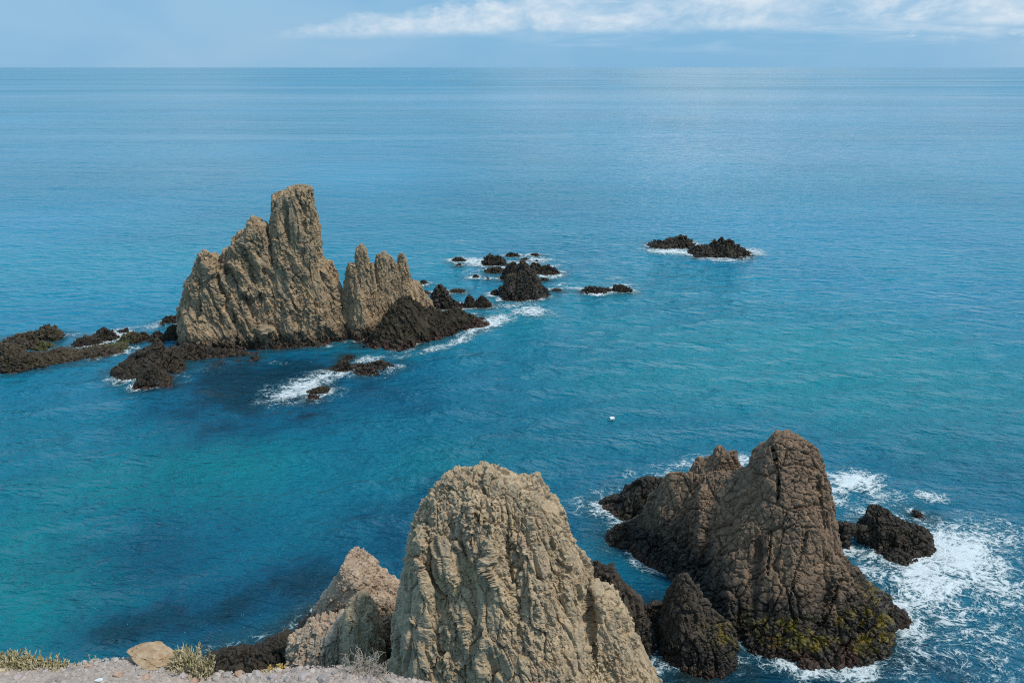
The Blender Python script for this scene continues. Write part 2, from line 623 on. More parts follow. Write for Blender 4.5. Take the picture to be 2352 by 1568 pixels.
def simple_mat(name, a, b, scale=8, rough=.85, island=False, bump=.3):
    m = bpy.data.materials.new(name); m.use_nodes = True
    g = NT(m.node_tree)
    ge = g.n('ShaderNodeNewGeometry')
    f = g.noise(ge.outputs['Position'], scale, 5, .65)
    fac = g.sstep(f, .35, .65)
    if island:
        fac = g.math('ADD', g.math('MULTIPLY', ge.outputs['Random Per Island'], .75), g.math('MULTIPLY', fac, .25))
    col = g.mix(fac, a, b)
    bp = g.n('ShaderNodeBump'); bp.inputs['Strength'].default_value = bump; bp.inputs['Distance'].default_value = .01
    g.put(bp.inputs['Height'], g.noise(ge.outputs['Position'], scale * 4, 5, .7))
    bs = g.n('ShaderNodeBsdfPrincipled'); g.put(bs.inputs['Base Color'], col)
    bs.inputs['Roughness'].default_value = rough
    bs.inputs['Specular IOR Level'].default_value = .3
    g.put(bs.inputs['Normal'], bp.outputs[0])
    o = g.n('ShaderNodeOutputMaterial'); g.put(o.inputs[0], bs.outputs[0])
    return m


green_c = [on_sea(*Z2(770, 295))[:2], on_sea(*Z2(350, 325))[:2], on_sea(*Z2(880, 340))[:2]]
gstack = on_sea(*Z1(1390, 1040))[:2]
M_TALL = rock_mat('weathered_tuff_rock', [(.43, .305, .185), (.32, .24, .158), (.235, .16, .095), (.54, .415, .28)],
                  stain=[(.36, .22, .10), (.17, .145, .115)], dark_z=1.5, dark_soft=2.2, green=[(tuple(gstack), 3.2)], grain=.8)
yel = on_sea(*Z4(1500, 1120))[:2]
M_RIGHT = rock_mat('brown_jointed_rock', [(.26, .172, .112), (.205, .142, .098), (.165, .11, .075), (.32, .225, .155)],
                   dark=(.018, .015, .012), dark_z=3.2, dark_soft=3.2, yellow=(tuple(yel), 9.0, .3, 2.6), grain=1.3, stain=[(.19, .115, .075), (.10, .08, .062)])
yel2 = on_sea(*Z4(760, 1180))[:2]
M_POINT = rock_mat('dark_pointed_rock', [(.085, .068, .052), (.065, .052, .04), (.05, .04, .032), (.14, .11, .085)],
                   dark=(.018, .015, .012), dark_z=1.8, dark_soft=1.8, yellow=(tuple(yel2), 2.6, .3, 3.2), grain=1.5)
M_FRONT = rock_mat('pale_tuff_rock', [(.50, .385, .25), (.40, .315, .215), (.44, .305, .21), (.62, .51, .375)],
                   stain=[(.42, .27, .12), (.24, .20, .15)], dark_z=1.0, dark_soft=1.0, grain=2.0, bump=.7)
M_PINK = rock_mat('pinkish_tuff_rock', [(.49, .37, .275), (.42, .32, .235), (.35, .25, .175), (.60, .48, .38)],
                  stain=[(.34, .17, .10), (.20, .15, .11)], dark_z=2.0, dark_soft=1.5, grain=2.0, bump=.7)
M_REEF = rock_mat('black_reef_rock', [(.050, .038, .026), (.036, .029, .021), (.029, .023, .017), (.10, .076, .05)],
                  stain=[(.075, .05, .022), (.03, .027, .024)], dark=(.020, .015, .010), dark_z=.35, dark_soft=.6, red_z=.35, grain=1.0, dry=.6)
M_SHELF = rock_mat('weedy_reef_rock', [(.075, .056, .034), (.055, .043, .027), (.045, .038, .02), (.13, .10, .062)],
                   stain=[(.08, .065, .02), (.035, .03, .022)], dark=(.022, .017, .011), dark_z=.3, dark_soft=.5, red_z=.3, grain=1.0, dry=.6, green=[(tuple(c), r) for c, r in zip(green_c, (3.4, 2.6, 1.8))])

WATERLINE = []       # where rock breaks the surface, for foam and shallows


def carve(P, Q, cuts):
    """gullies (+) and ribs (-) on the side of a rock that faces the land"""
    N = normals(P, Q)
    u, v = to_px(P[:, 0], P[:, 1], P[:, 2])
    face = np.clip(-N[:, 1] * 2.0 + N[:, 2] * .6, 0, 1)
    d = np.zeros(len(P))
    wob = 1 + .5 * vnoise(P / 1.3)
    wu = 7 * vnoise(P / 1.1 + 3); wv_ = 5 * vnoise(P / 1.1 + 13)
    for Z, pts, wpx, depth in cuts:
        pp = np.array([Z(*q) for q in pts])
        best = np.full(len(P), 1e9)
        for a, b in zip(pp[:-1], pp[1:]):
            ab = b - a
            t = np.clip(((u + wu * min(1, wpx / 8) - a[0]) * ab[0] + (v + wv_ * min(1, wpx / 8) - a[1]) * ab[1]) / (ab @ ab), 0, 1)
            best = np.minimum(best, np.hypot(u + wu * min(1, wpx / 8) - a[0] - t * ab[0], v + wv_ * min(1, wpx / 8) - a[1] - t * ab[1]))
        e0 = np.hypot(u - pp[0][0], v - pp[0][1]); e1 = np.hypot(u - pp[-1][0], v - pp[-1][1])
        taper = np.clip(np.minimum(e0, e1) / (3 * wpx), .25, 1)
        d += depth * wob * taper * np.exp(-(best / wpx) ** 2) if wpx > 6 else depth * taper * np.exp(-(best / wpx) ** 2)
    return P - N * (d * face)[:, None]


def rock(name, lobes, h, mat, style, parent=None, axis=(0, 0, 1), seed=0, k=1.0, smooth=.25, rel=1, cuts=None, thin=None, fl=1.0, rg=1.0):
    P, Q = surface(lobes, h, smooth=smooth)
    P = relax(P, Q, rel)
    if cuts:
        P = carve(P, Q, cuts)
    P = rocky(P, Q, style, axis, seed, k, fl, rg)
    if thin:
        P = carve(P, Q, thin)
    o = link(name, P, Q, mat, parent, smooth=False)
    m = (P[:, 2] > -.35) & (P[:, 2] < .3)
    WATERLINE.append(P[m][:, :2])
    return o


# ------------------------------------------------------------------ tall stack
b1 = (Z1(120, 1190), Z1(1240, 1120))
def B1(sh, **kw): return dict(base=((120, 1190), (1240, 1120)), shift=sh, **kw)
tall = empty('sea_stack', (*on_y(680, 800, 100)[:2], 0))
tag(tall, 'tallest pale brown fluted sea stack with a flat-topped square pillar', 'rock')
def child_fix(o, p):
    o.parent = p
    o.location = -p.location
    return o
LA = [Lobe(Z1, [(118, 1190), (117, 1000), (125, 920), (150, 830), (175, 710), (215, 640), (245, 560), (255, 530), (285, 508), (330, 535), (390, 555), (430, 515), (470, 470), (505, 410), (545, 385), (580, 385), (620, 400), (700, 400), (735, 330), (790, 330), (960, 330), (1020, 400), (1040, 430), (1060, 450), (1065, 530), (1085, 575), (1140, 592), (1165, 680), (1188, 745), (1212, 810), (1240, 900), (1260, 1100)],
           tb=4, R=2.6, w=.38, tf=[(0, 2.5), (.15, 4.6), (.5, 4.2), (.8, 4.4), (1, 3)], seed=1, rough=.34, **B1(4.6)),
      Lobe(Z1, [(430, 640), (470, 470), (505, 410), (540, 388), (547, 350), (556, 384), (578, 374), (588, 312), (604, 290), (616, 316), (640, 308), (655, 326), (690, 326), (712, 380), (722, 480), (735, 560), (770, 800)],
           tb=2.0, R=.8, w=.5, tf=3.0, seed=3, rough=.4, **B1(3.9)),
      Lobe(Z1, [(122, 1190), (135, 950), (170, 760), (225, 630), (255, 535), (285, 510), (320, 545), (370, 650), (430, 800), (500, 960), (540, 1190)],
           tb=2, R=1.8, w=.35, tf=2.5, seed=4, rough=.4, **B1(2.6)),
      Lobe(Z1, [(380, 1190), (350, 900), (340, 700), (400, 600), (440, 620), (490, 720), (560, 830), (610, 960), (640, 1180)],
           tb=2, R=1.5, w=.35, tf=2.4, seed=5, rough=.4, **B1(2.5)),
      Lobe(Z1, [(560, 1150), (600, 1010), (700, 960), (770, 925), (850, 940), (895, 1000), (915, 1100)],
           tb=2, R=1.5, w=.3, tf=2.0, seed=6, rough=.4, **B1(1.8)),
      Lobe(Z1, [(672, 930), (676, 740), (700, 700), (790, 690), (880, 715), (905, 800), (905, 980)],
           tb=2, R=1.0, w=.6, tf=2.0, seed=7, rough=.2, **B1(3.0))]
CUT_TALL = [(Z1, p, w_, d_) for p, w_, d_ in (
    ([(400, 560), (470, 680), (540, 800), (610, 920), (640, 980)], 11, 1.1), ([(330, 640), (400, 800), (480, 980), (530, 1120)], 9, 1.0),
    ([(540, 560), (600, 640), (660, 760), (672, 900)], 10, 1.1), ([(900, 720), (940, 880), (920, 1060)], 9, .9), ([(250, 680), (240, 850), (210, 1050)], 8, .8),
    ([(640, 480), (690, 620), (720, 690)], 7, .8), ([(1040, 600), (1080, 720), (1100, 860)], 8, .7), ([(820, 160), (835, 330), (860, 480)], 5, .5), ([(930, 150), (950, 260), (965, 420)], 5, .6),
    ([(290, 560), (330, 700), (420, 900), (470, 1060)], 8, -.8), ([(450, 560), (540, 740), (600, 840)], 8, -.8), ([(620, 1010), (700, 1060), (740, 1120)], 9, -.6), ([(780, 480), (830, 640), (860, 720)], 10, -.6))]
child_fix(rock('main_mass', LA, .11, M_TALL, 'crag', None, (-.45, .05, 1), 11, .78, rg=.85, cuts=CUT_TALL, thin=[(Z1, [(718, 350), (728, 430), (745, 520), (762, 610)], 4, 1.1)]), tall)
LP = [Lobe(Z1, [(690, 800), (725, 560), (728, 350), (742, 270), (740, 150), (800, 106), (825, 104), (860, 86), (905, 74), (988, 80), (1004, 92), (1008, 200), (1040, 270), (1050, 380), (1062, 450), (1062, 560), (1100, 700), (1150, 850)],
           tb=3.0, R=1.5, w=.55, tf=3.0, seed=2, rough=.25, **B1(4.0))]
child_fix(rock('pillar', LP, .10, M_TALL, 'crag', None, (.03, .02, 1), 12, .62, rg=.8, fl=.8, cuts=[c for c in CUT_TALL if c[1][0][1] < 200]), tall)
LB = [Lobe(Z1, [(1218, 1000), (1226, 760), (1243, 650), (1254, 594), (1280, 600), (1290, 625), (1318, 740), (1370, 760), (1400, 740), (1428, 740), (1450, 750), (1560, 750), (1590, 690), (1650, 700), (1715, 718), (1740, 780), (1800, 850), (1830, 1000)],
           base=((1205, 1120), (1850, 990)), shift=2.6, tf=3.0, tb=2.4, R=1.3, w=.35, seed=8, rough=.4),
      Lobe(Z1, [(1275, 900), (1296, 610), (1300, 540), (1310, 490), (1334, 466), (1358, 490), (1368, 560), (1378, 640), (1405, 900)],
           base=((1205, 1120), (1850, 990)), shift=2.4, tf=1.5, tb=1.1, R=.5, w=.6, seed=9, rough=.3),
      Lobe(Z1, [(1372, 900), (1378, 640), (1390, 583), (1412, 612), (1440, 900)],
           base=((1205, 1120), (1850, 990)), shift=2.0, tf=1.6, tb=1.4, R=.7, w=.5, seed=10, rough=.3),
      Lobe(Z1, [(1415, 950), (1430, 610), (1440, 560), (1456, 530), (1470, 534), (1482, 516), (1495, 534), (1504, 562), (1512, 564), (1524, 538), (1532, 562), (1546, 584), (1562, 600), (1580, 700), (1600, 950)],
           base=((1205, 1120), (1850, 990)), shift=2.5, tf=1.6, tb=1.1, R=.5, w=.5, seed=12, rough=.4),
      Lobe(Z1, [(1560, 950), (1579, 600), (1586, 556), (1602, 520), (1612, 534), (1624, 560), (1642, 620), (1655, 700), (1680, 950)],
           base=((1205, 1120), (1850, 990)), shift=2.5, tf=1.4, tb=1.1, R=.5, w=.5, seed=13, rough=.3)]
child_fix(rock('pinnacle_ridge', LB, .09, M_TALL, 'crag', None, (-.05, .05, 1), 23, .42, fl=.7), tall)
LC = [Lobe(Z1, [(1000, 1130), (1020, 1040), (1060, 980), (1130, 905), (1250, 885), (1300, 850), (1390, 840), (1480, 900), (1500, 980), (1460, 1060), (1430, 1110)],
           base=((1000, 1125), (1450, 1060)), shift=2.0, tf=2.2, tb=3, R=2, w=.3, seed=14, rough=.4)]
child_fix(rock('foot_boulder', LC, .12, M_TALL, 'crag', None, (-.5, .1, 1), 31, .8), tall)

# ------------------------------------------------------------------ other large rocks
def single(name, label, lobes, h, mat, style, group=None, cat='rock', **kw):
    o = rock(name, lobes, h, mat, style, **kw)
    tag(o, label, cat, group)
    return o

single('wedge_rock', 'broad black weedy wedge of rock at the right foot of the tallest stack',
       [Lobe(Z1, [(1275, 1228), (1400, 1120), (1440, 1040), (1500, 960), (1530, 900), (1590, 838), (1660, 815), (1730, 870), (1770, 920), (1790, 1000), (1800, 1180)],
             base=((1290, 1225), (2190, 1005)), shift=3.0, tf=[(0, 1.5), (.4, 4), (1, 3)], tb=3.0, R=2.6, w=.10, seed=15, rough=.25),
        Lobe(Z1, [(1650, 1190), (1700, 1000), (1760, 905), (1800, 905), (1890, 922), (1990, 902), (2100, 960), (2195, 1003)],
             base=((1290, 1225), (2190, 1005)), shift=2.6, tf=2.8, tb=2.6, R=2.2, w=.12, seed=16, rough=.25)],
       .12, rock_mat('weed_covered_rock', [(.062, .048, .03), (.045, .037, .025), (.04, .034, .018), (.10, .078, .045)], dark=(.02, .015, .011), dark_z=.8, dark_soft=1.0, red_z=.9),
       'crag', axis=(-.4, .1, 1), seed=41, k=.7)

STK = [Lobe(Z4, [(222, 615), (290, 585), (340, 555), (400, 530), (430, 440), (490, 380), (545, 322), (610, 307), (700, 322), (760, 302), (850, 292), (940, 268), (955, 200), (990, 160), (1050, 130), (1078, 84), (1112, 97), (1140, 91), (1200, 127), (1270, 167), (1310, 212), (1332, 262), (1352, 340), (1382, 450), (1402, 560), (1424, 660), (1440, 730), (1490, 800), (1560, 880), (1610, 925), (1665, 955), (1695, 1005), (1768, 1058)],
            base=((222, 615), (1768, 1060)), shift=.3, tf=[(0, 1.2), (.2, 2.6), (.42, 5.4), (.6, 7.6), (.82, 6.6), (1, 1.5)], tb=[(0, 1.5), (.5, 5), (1, 2)], R=3.2, w=.2, seed=20, rough=.16),
       Lobe(Z4, [(980, 1150), (1000, 900), (1050, 650), (1110, 560), (1200, 520), (1290, 560), (1350, 680), (1460, 820), (1560, 960), (1690, 1100)],
            base=((222, 615), (1768, 1060)), shift=-2.6, tf=4.4, tb=3, R=4.6, w=.12, seed=21, rough=.15)]
right = empty('sea_stack', (*on_sea(*Z4(1000, 900))[:2], 0))
tag(right, 'large brown cracked sea stack with a rounded peak, foam along its right side', 'rock')
CUT_R = [(Z4, p, w_, d_) for p, w_, d_ in (
    ([(1300, 300), (1330, 480), (1370, 640)], 8, .6),
    ([(1400, 830), (1330, 1000), (1290, 1120)], 8, .5), ([(1590, 920), (1540, 1050), (1520, 1150)], 7, .5), ([(720, 340), (720, 520), (690, 700)], 10, -.4), ([(1000, 620), (990, 820), (960, 1050)], 9, .45))]
THIN_R = [(Z4, p, w_, d_) for p, w_, d_ in (
    ([(1062, 165), (1082, 230), (1096, 300), (1103, 380), (1097, 458)], 3.2, .8), ([(1250, 600), (1222, 700), (1190, 830), (1150, 950)], 2.4, .5), ([(1420, 850), (1360, 1000), (1300, 1110)], 2.6, .5), ([(1062, 600), (1055, 700), (1045, 830)], 2.2, .4))]
child_fix(rock('main_mass', STK, .08, M_RIGHT, 'pillow', None, (.18, -.25, 1), 51, 1.0, smooth=1.6, cuts=CUT_R, thin=THIN_R, fl=.6, rg=.55), right)
child_fix(rock('rubble_crest', [Lobe(Z4, [(590, 420), (610, 330), (650, 270), (695, 236), (715, 240), (760, 228), (785, 188), (815, 182), (835, 200), (872, 190), (890, 250), (905, 300), (920, 420)],
                                     base=((222, 615), (1768, 1060)), shift=3.2, tf=1.8, tb=1.8, R=1.2, w=.5, seed=22, rough=.3)],
               .09, M_RIGHT, 'pillow', None, (.1, 0, 1), 52, .8), right)
child_fix(rock('dark_foot', [Lobe(Z4, [(200, 478), (225, 440), (270, 425), (300, 420), (370, 372), (430, 335), (500, 345), (530, 400), (560, 540)],
                                  base=((210, 490), (560, 590)), shift=1.2, tf=1.9, tb=2, R=1.3, w=.25, seed=23, rough=.4)],
               .09, M_REEF, 'pillow', None, (.2, 0, 1), 53, .9), right)
single('arch_rock', 'black rock joined by a low arch to the large brown stack, foam around it',
       [Lobe(Z4, [(1518, 690), (1522, 630), (1535, 575), (1568, 505), (1605, 490), (1660, 490), (1700, 517), (1740, 547), (1785, 580), (1800, 620), (1830, 680)],
             base=((1500, 690), (1850, 700)), shift=1.6, tf=1.9, tb=1.6, R=1.2, w=.3, seed=24, rough=.4),
        Lobe(Z4, [(1600, 700), (1640, 660), (1720, 600), (1800, 575), (1850, 600), (1865, 640), (1840, 690)],
             base=((1600, 700), (1840, 700)), shift=.9, tf=1.3, tb=1.4, R=.9, w=.3, seed=26, rough=.4),
        Lobe(Z4, [(1545, 700), (1600, 690), (1680, 680), (1760, 720), (1800, 800)],
             base=((1560, 700), (1795, 800)), shift=.5, tf=.6, tb=.9, R=.6, w=.3, seed=27, rough=.4),
        Lobe(Z4, [(1400, 690), (1402, 560), (1425, 543), (1452, 556), (1458, 600), (1452, 690)],
             base=((1405, 690), (1560, 690)), shift=1.0, tf=.9, tb=.9, R=.6, w=.6, seed=25, rough=.3),
        Lobe(Z4, [(1425, 572), (1475, 570), (1520, 580), (1565, 590), (1580, 660), (1525, 660), (1500, 625), (1440, 625)],
             base=((1405, 690), (1560, 690)), shift=1.0, tf=.7, tb=.7, R=.5, w=.7, closed=True, seed=28, rough=.3)],
       .08, M_REEF, 'pillow', axis=(.25, 0, 1), seed=54, k=.8)
single('pointed_rock', 'small dark pointed rock streaked with yellow weed in front of the large brown stack',
       [Lobe(Z4, [(480, 1280), (500, 1130), (512, 1000), (545, 900), (590, 824), (620, 814), (655, 850), (690, 908), (760, 985), (830, 1050), (868, 1100), (880, 1170), (885, 1340)],
             base=((470, 1250), (885, 1345)), shift=1.7, tf=2.0, tb=2.0, R=1.7, w=.15, seed=29, rough=.3)],
       .07, M_POINT, 'pillow', axis=(.05, -.1, 1), seed=55, k=.7)
single('low_rock', 'low black ridge of rock bridging the dark wall and the small pointed rock',
       [Lobe(Z4, [(300, 1150), (325, 1020), (370, 1002), (430, 992), (480, 985), (520, 1010), (540, 1160)],
             base=((300, 1140), (540, 1180)), shift=1.3, tf=1.5, tb=1.2, R=1.0, w=.4, seed=30, rough=.4)],
       .07, M_REEF, 'pillow', axis=(.2, 0, 1), seed=56, k=.7)
single('rock_wall', 'dark columnar rock wall behind the right flank of the pale foreground rock',
       [Lobe(Z4, [(-60, 1000), (60, 850), (120, 775), (180, 765), (235, 790), (245, 830), (300, 880), (345, 930), (370, 990), (420, 1080), (440, 1150), (462, 1300), (480, 1420)],
             line=((3.0, 41.5), (9.5, 39.5)), shift=0, tf=1.6, tb=1.8, R=1.2, w=.35, seed=32, rough=.4)],
       .07, M_POINT, 'crag', axis=(.1, .1, 1), seed=57, k=.6)

FR = [Lobe(Z5, [(640, 1700), (680, 1369), (700, 1100), (720, 950), (740, 830), (770, 700), (788, 600), (790, 530), (830, 420), (870, 310), (920, 240), (990, 180), (1070, 137), (1130, 125), (1190, 110), (1240, 97), (1290, 115), (1370, 135), (1440, 165), (1500, 172), (1545, 165), (1570, 230), (1610, 272), (1650, 302), (1690, 370), (1710, 470), (1760, 560), (1810, 622), (1835, 690), (1870, 800), (1960, 900), (2060, 1050), (2130, 1200), (2240, 1400), (2380, 1700)],
           line=((-7, 35.0), (9, 37.0)), tf=[(0, 3), (.3, 6.4), (.6, 6.8), (1, 3.5)], tb=4.5, R=3.0, w=.3, seed=40, rough=.22),
      Lobe(Z5, [(1640, 1700), (1700, 1369), (1760, 1000), (1850, 780), (1920, 790), (1990, 832), (2030, 900), (2060, 972), (2100, 1080), (2150, 1180), (2200, 1280), (2245, 1369), (2350, 1700)],
           line=((-7, 34.2), (9, 36.2)), tf=3.6, tb=2.5, R=1.7, w=.4, seed=42, rough=.3),
      Lobe(Z5, [(640, 1700), (690, 1369), (730, 930), (790, 640), (840, 480), (880, 480), (930, 700), (990, 900), (1060, 1120), (1150, 1700)],
           line=((-7, 33.4), (9, 35.4)), tf=3.4, tb=2.5, R=1.6, w=.3, seed=43, rough=.3),
      Lobe(Z5, [(1100, 1700), (1160, 1250), (1190, 800), (1230, 560), (1270, 500), (1320, 640), (1390, 900), (1450, 1200), (1540, 1700)],
           line=((-7, 33.0), (9, 35.0)), tf=3.2, tb=2.5, R=1.3, w=.3, seed=44, rough=.3),
      Lobe(Z5, [(1480, 1700), (1500, 1250), (1480, 800), (1520, 560), (1580, 460), (1640, 560), (1690, 800), (1730, 1200), (1800, 1700)],
           line=((-7, 33.4), (9, 35.4)), tf=3.0, tb=2.5, R=1.4, w=.32, seed=45, rough=.3)]
CUT_F = [(Z5, p, w_, d_ * .6) for p, w_, d_ in (
    ([(1010, 300), (1050, 480), (1110, 680), (1170, 900), (1190, 1180)], 15, .75), ([(1330, 430), (1400, 700), (1450, 950), (1470, 1150)], 14, .7), ([(1590, 500), (1640, 720), (1680, 960), (1720, 1250)], 13, .7),
    ([(1830, 760), (1850, 900), (1840, 1060), (1880, 1280)], 11, .8), ([(880, 620), (960, 820), (1060, 1050), (1110, 1300)], 13, .6), ([(820, 900), (860, 1100), (960, 1300)], 11, .5),
    ([(1240, 480), (1270, 650), (1320, 850)], 10, -.6), ([(940, 420), (1000, 640), (1060, 820)], 10, -.5), ([(1490, 600), (1540, 800), (1560, 1000)], 11, -.6), ([(1380, 1090), (1400, 1150), (1390, 1190)], 20, .6), ([(1170, 1200), (1240, 1290), (1300, 1360)], 14, -.6))]
single('tall_rock', 'big pale crumbly rock with a rounded top, nearest to the viewer at the bottom centre', FR, .052, M_FRONT, 'crag', axis=(-.2, .1, 1), seed=61, k=.6, smooth=.9, cuts=CUT_F, fl=.6, rg=.8)
left = empty('rock_outcrop', (-8, 38, 0))
tag(left, 'pinkish slanting outcrop of three ridges left of the big pale foreground rock', 'rock')
child_fix(rock('slab_ridge', [Lobe(Z5, [(98, 1068), (160, 1010), (230, 962), (290, 870), (335, 800), (400, 715), (442, 646), (458, 600), (495, 618), (545, 640), (600, 702), (650, 752), (720, 802), (780, 950), (800, 1300)],
                                   line=((-11.0, 41.6), (-2.5, 38.6)), tf=2.6, tb=1.3, R=.6, w=.55, pw=.3, seed=46, rough=.15),
                              Lobe(Z5, [(300, 1000), (335, 800), (400, 710), (436, 642), (452, 590), (474, 600), (520, 660), (580, 800), (640, 1000)],
                                   line=((-11.0, 41.6), (-2.5, 38.6)), tf=1.6, tb=.8, R=.35, w=.6, pw=.3, seed=66, rough=.1)],
               .065, M_PINK, 'crag', None, (.55, .1, 1), 62, .42, fl=.5, rg=.75), left)
child_fix(rock('lumpy_ridge', [Lobe(Z5, [(70, 1600), (92, 1290), (120, 1092), (170, 1052), (225, 1008), (300, 985), (390, 975), (440, 1010), (470, 1600)],
                                    line=((-11, 37.5), (-3, 36.3)), tf=2.4, tb=1.6, R=1.1, w=.5, seed=47, rough=.35)],
               .065, M_PINK, 'crag', None, (.2, .2, 1), 63, .5), left)
child_fix(rock('grey_pillar', [Lobe(Z5, [(380, 1600), (415, 1200), (430, 960), (450, 892), (500, 880), (560, 922), (592, 985), (612, 1150), (650, 1600)],
                                    line=((-11, 36.6), (-3, 35.6)), tf=1.7, tb=1.5, R=.9, w=.6, seed=48, rough=.25)],
               .06, M_FRONT, 'crag', None, (-.05, .1, 1), 64, .45), left)
single('low_rock', 'low black rock at the waterline below the gravel cliff edge, left of the pinkish outcrop',
       [Lobe(Z6, [(1120, 480), (1150, 350), (1200, 303), (1300, 283), (1420, 266), (1500, 240), (1550, 214), (1620, 235), (1680, 300), (1750, 480)],
             line=((-14, 38.6), (-9, 38.6)), tf=2.0, tb=1.6, R=1.0, w=.5, seed=49, rough=.35)],
       .06, M_REEF, 'pillow', axis=(.2, .1, 1), seed=65, k=.75)
print('big rocks', round(time.time() - T0, 1))

# ------------------------------------------------------------------ small rocks and reefs
def low(Z, x0, x1, yb, peaks, depth, label, name='reef_rock', mat=M_REEF, k=None, group='low reef rocks', yb2=None, style='reef', seed=0, w=.35):
    """low rock: crop columns x0..x1, waterline row yb, list of (fraction, crop row of the top)"""
    yb2 = yb if yb2 is None else yb2
    L = np.linalg.norm(on_sea(*Z(x1, yb2)) - on_sea(*Z(x0, yb)))
    sh = depth * .5
    # the outline stands on the plane shifted back, so lift the row of its foot with it
    pts = [(x0, yb)] + [(x0 + f * (x1 - x0), r) for f, r in peaks] + [(x1, yb2)]
    if k is None:
        k = float(np.clip(L / 8, .28, .6))
    R = max(.3, min(1.3, depth * .45))
    h = float(np.clip(L / 60, .06, .13))
    return single(name, label, [Lobe(Z, pts, base=((x0, yb), (x1, yb2)), shift=sh, tf=depth * .55, tb=depth * .5, R=R, w=w, seed=seed, rough=.35)],
                  h, mat, style, group, axis=(.2, .1, 1), seed=100 + seed * 1.7, k=k)

# reef shelf left of the tall stack
low(Z2, -60, 920, 505, [(.06, 285), (.14, 300), (.22, 335), (.3, 360), (.38, 350), (.48, 322), (.6, 340), (.7, 320), (.8, 305), (.92, 292)], 4.0, 'long flat brown reef shelf at the left edge with bright green weed on top', name='reef_shelf', mat=M_SHELF, yb2=330, seed=1, group=None, k=.42, w=.5)
low(Z2, 10, 450, 292, [(.1, 262), (.25, 235), (.45, 218), (.55, 205), (.65, 175), (.73, 163), (.82, 185), (.93, 225)], 2.6, 'peaked black reef mound at the far left behind the reef shelf', yb2=262, seed=2, mat=M_SHELF)
low(Z2, 60, 360, 330, [(.15, 300), (.4, 285), (.7, 282), (.9, 290)], 1.6, 'low flat reef patch between the far left mound and the reef shelf', seed=3, mat=M_SHELF)
low(Z2, 490, 690, 312, [(.15, 270), (.35, 252), (.6, 250), (.85, 270)], 2.2, 'rounded black reef hump on the back edge of the green reef shelf', seed=4)
low(Z2, 585, 800, 270, [(.1, 240), (.3, 222), (.48, 188), (.6, 195), (.75, 215), (.9, 235)], 1.8, 'sharp-topped black reef rock above the bright green weed', seed=5)
low(Z2, 790, 960, 292, [(.2, 250), (.4, 220), (.6, 212), (.8, 225)], 2.0, 'black reef rock right of the bright green weed', seed=6, mat=M_SHELF)
low(Z2, 915, 1010, 265, [(.3, 218), (.6, 212), (.8, 230)], 1.3, 'small black reef rock between two larger ones left of the tallest stack', seed=7)
low(Z2, 990, 1115, 280, [(.2, 240), (.45, 210), (.65, 207), (.85, 235)], 1.6, 'rounded black reef rock beside the narrow channel left of the tallest stack', seed=8)
low(Z2, 1100, 1240, 262, [(.2, 190), (.45, 166), (.75, 170)], 2.0, 'black reef rock touching the left side of the tallest stack', seed=9)
low(Z2, 1080, 1230, 158, [(.2, 118), (.5, 106), (.8, 115)], 1.6, 'flat black reef rock farthest behind the left side of the tallest stack', seed=10)
low(Z2, 775, 865, 222, [(.3, 205), (.6, 200), (.85, 186)], .8, 'tiny low reef rock in the surf behind the reef shelf', seed=11)
low(Z2, 1055, 1115, 178, [(.3, 160), (.7, 155)], .7, 'tiny reef rock in the surf just left of the flat black rock', seed=12)
fr = rock('front', [Lobe(Z2, [(755, 560), (768, 470), (850, 400), (890, 365), (960, 330), (1010, 305), (1050, 262), (1090, 305), (1130, 320), (1200, 330), (1230, 440), (1215, 520)],
                         base=((760, 555), (1230, 480)), shift=2.4, tf=2.4, tb=2.4, R=1.4, w=.25, seed=33, rough=.35),
                    Lobe(Z2, [(905, 585), (920, 510), (960, 455), (1010, 432), (1060, 460), (1110, 510), (1175, 565)],
                         base=((905, 585), (1175, 575)), shift=1.3, tf=1.4, tb=2, R=1.0, w=.25, seed=34, rough=.35)],
          .09, M_REEF, 'pillow', axis=(.3, .1, 1), seed=71, k=.75)
fr.name = 'reef_rock'
tag(fr, 'large black reef rock with a small spike before the left foot of the tallest stack', 'rock', 'low reef rocks')
low(Z2, 1120, 1760, 395, [(.05, 320), (.25, 300), (.5, 330), (.75, 350), (.92, 370)], 3.0, 'dark wet rock ledge along the foot of the tallest stack', name='rock_ledge', yb2=385, seed=13, group=None, k=.55)
low(Z2, 1470, 1760, 440, [(.1, 428), (.4, 415), (.75, 395), (.9, 388)], 1.6, 'thin weedy ledge barely above water in front of the tallest stack', name='rock_ledge', mat=M_SHELF, yb2=405, seed=14, group=None)
low(Z2, 1800, 2260, 330, [(.1, 300), (.3, 278), (.5, 270), (.7, 280), (.9, 290)], 2.0, 'weedy green-tinged ledge under the boulder foot of the tallest stack', name='rock_ledge', mat=M_SHELF, yb2=300, seed=15, group=None)
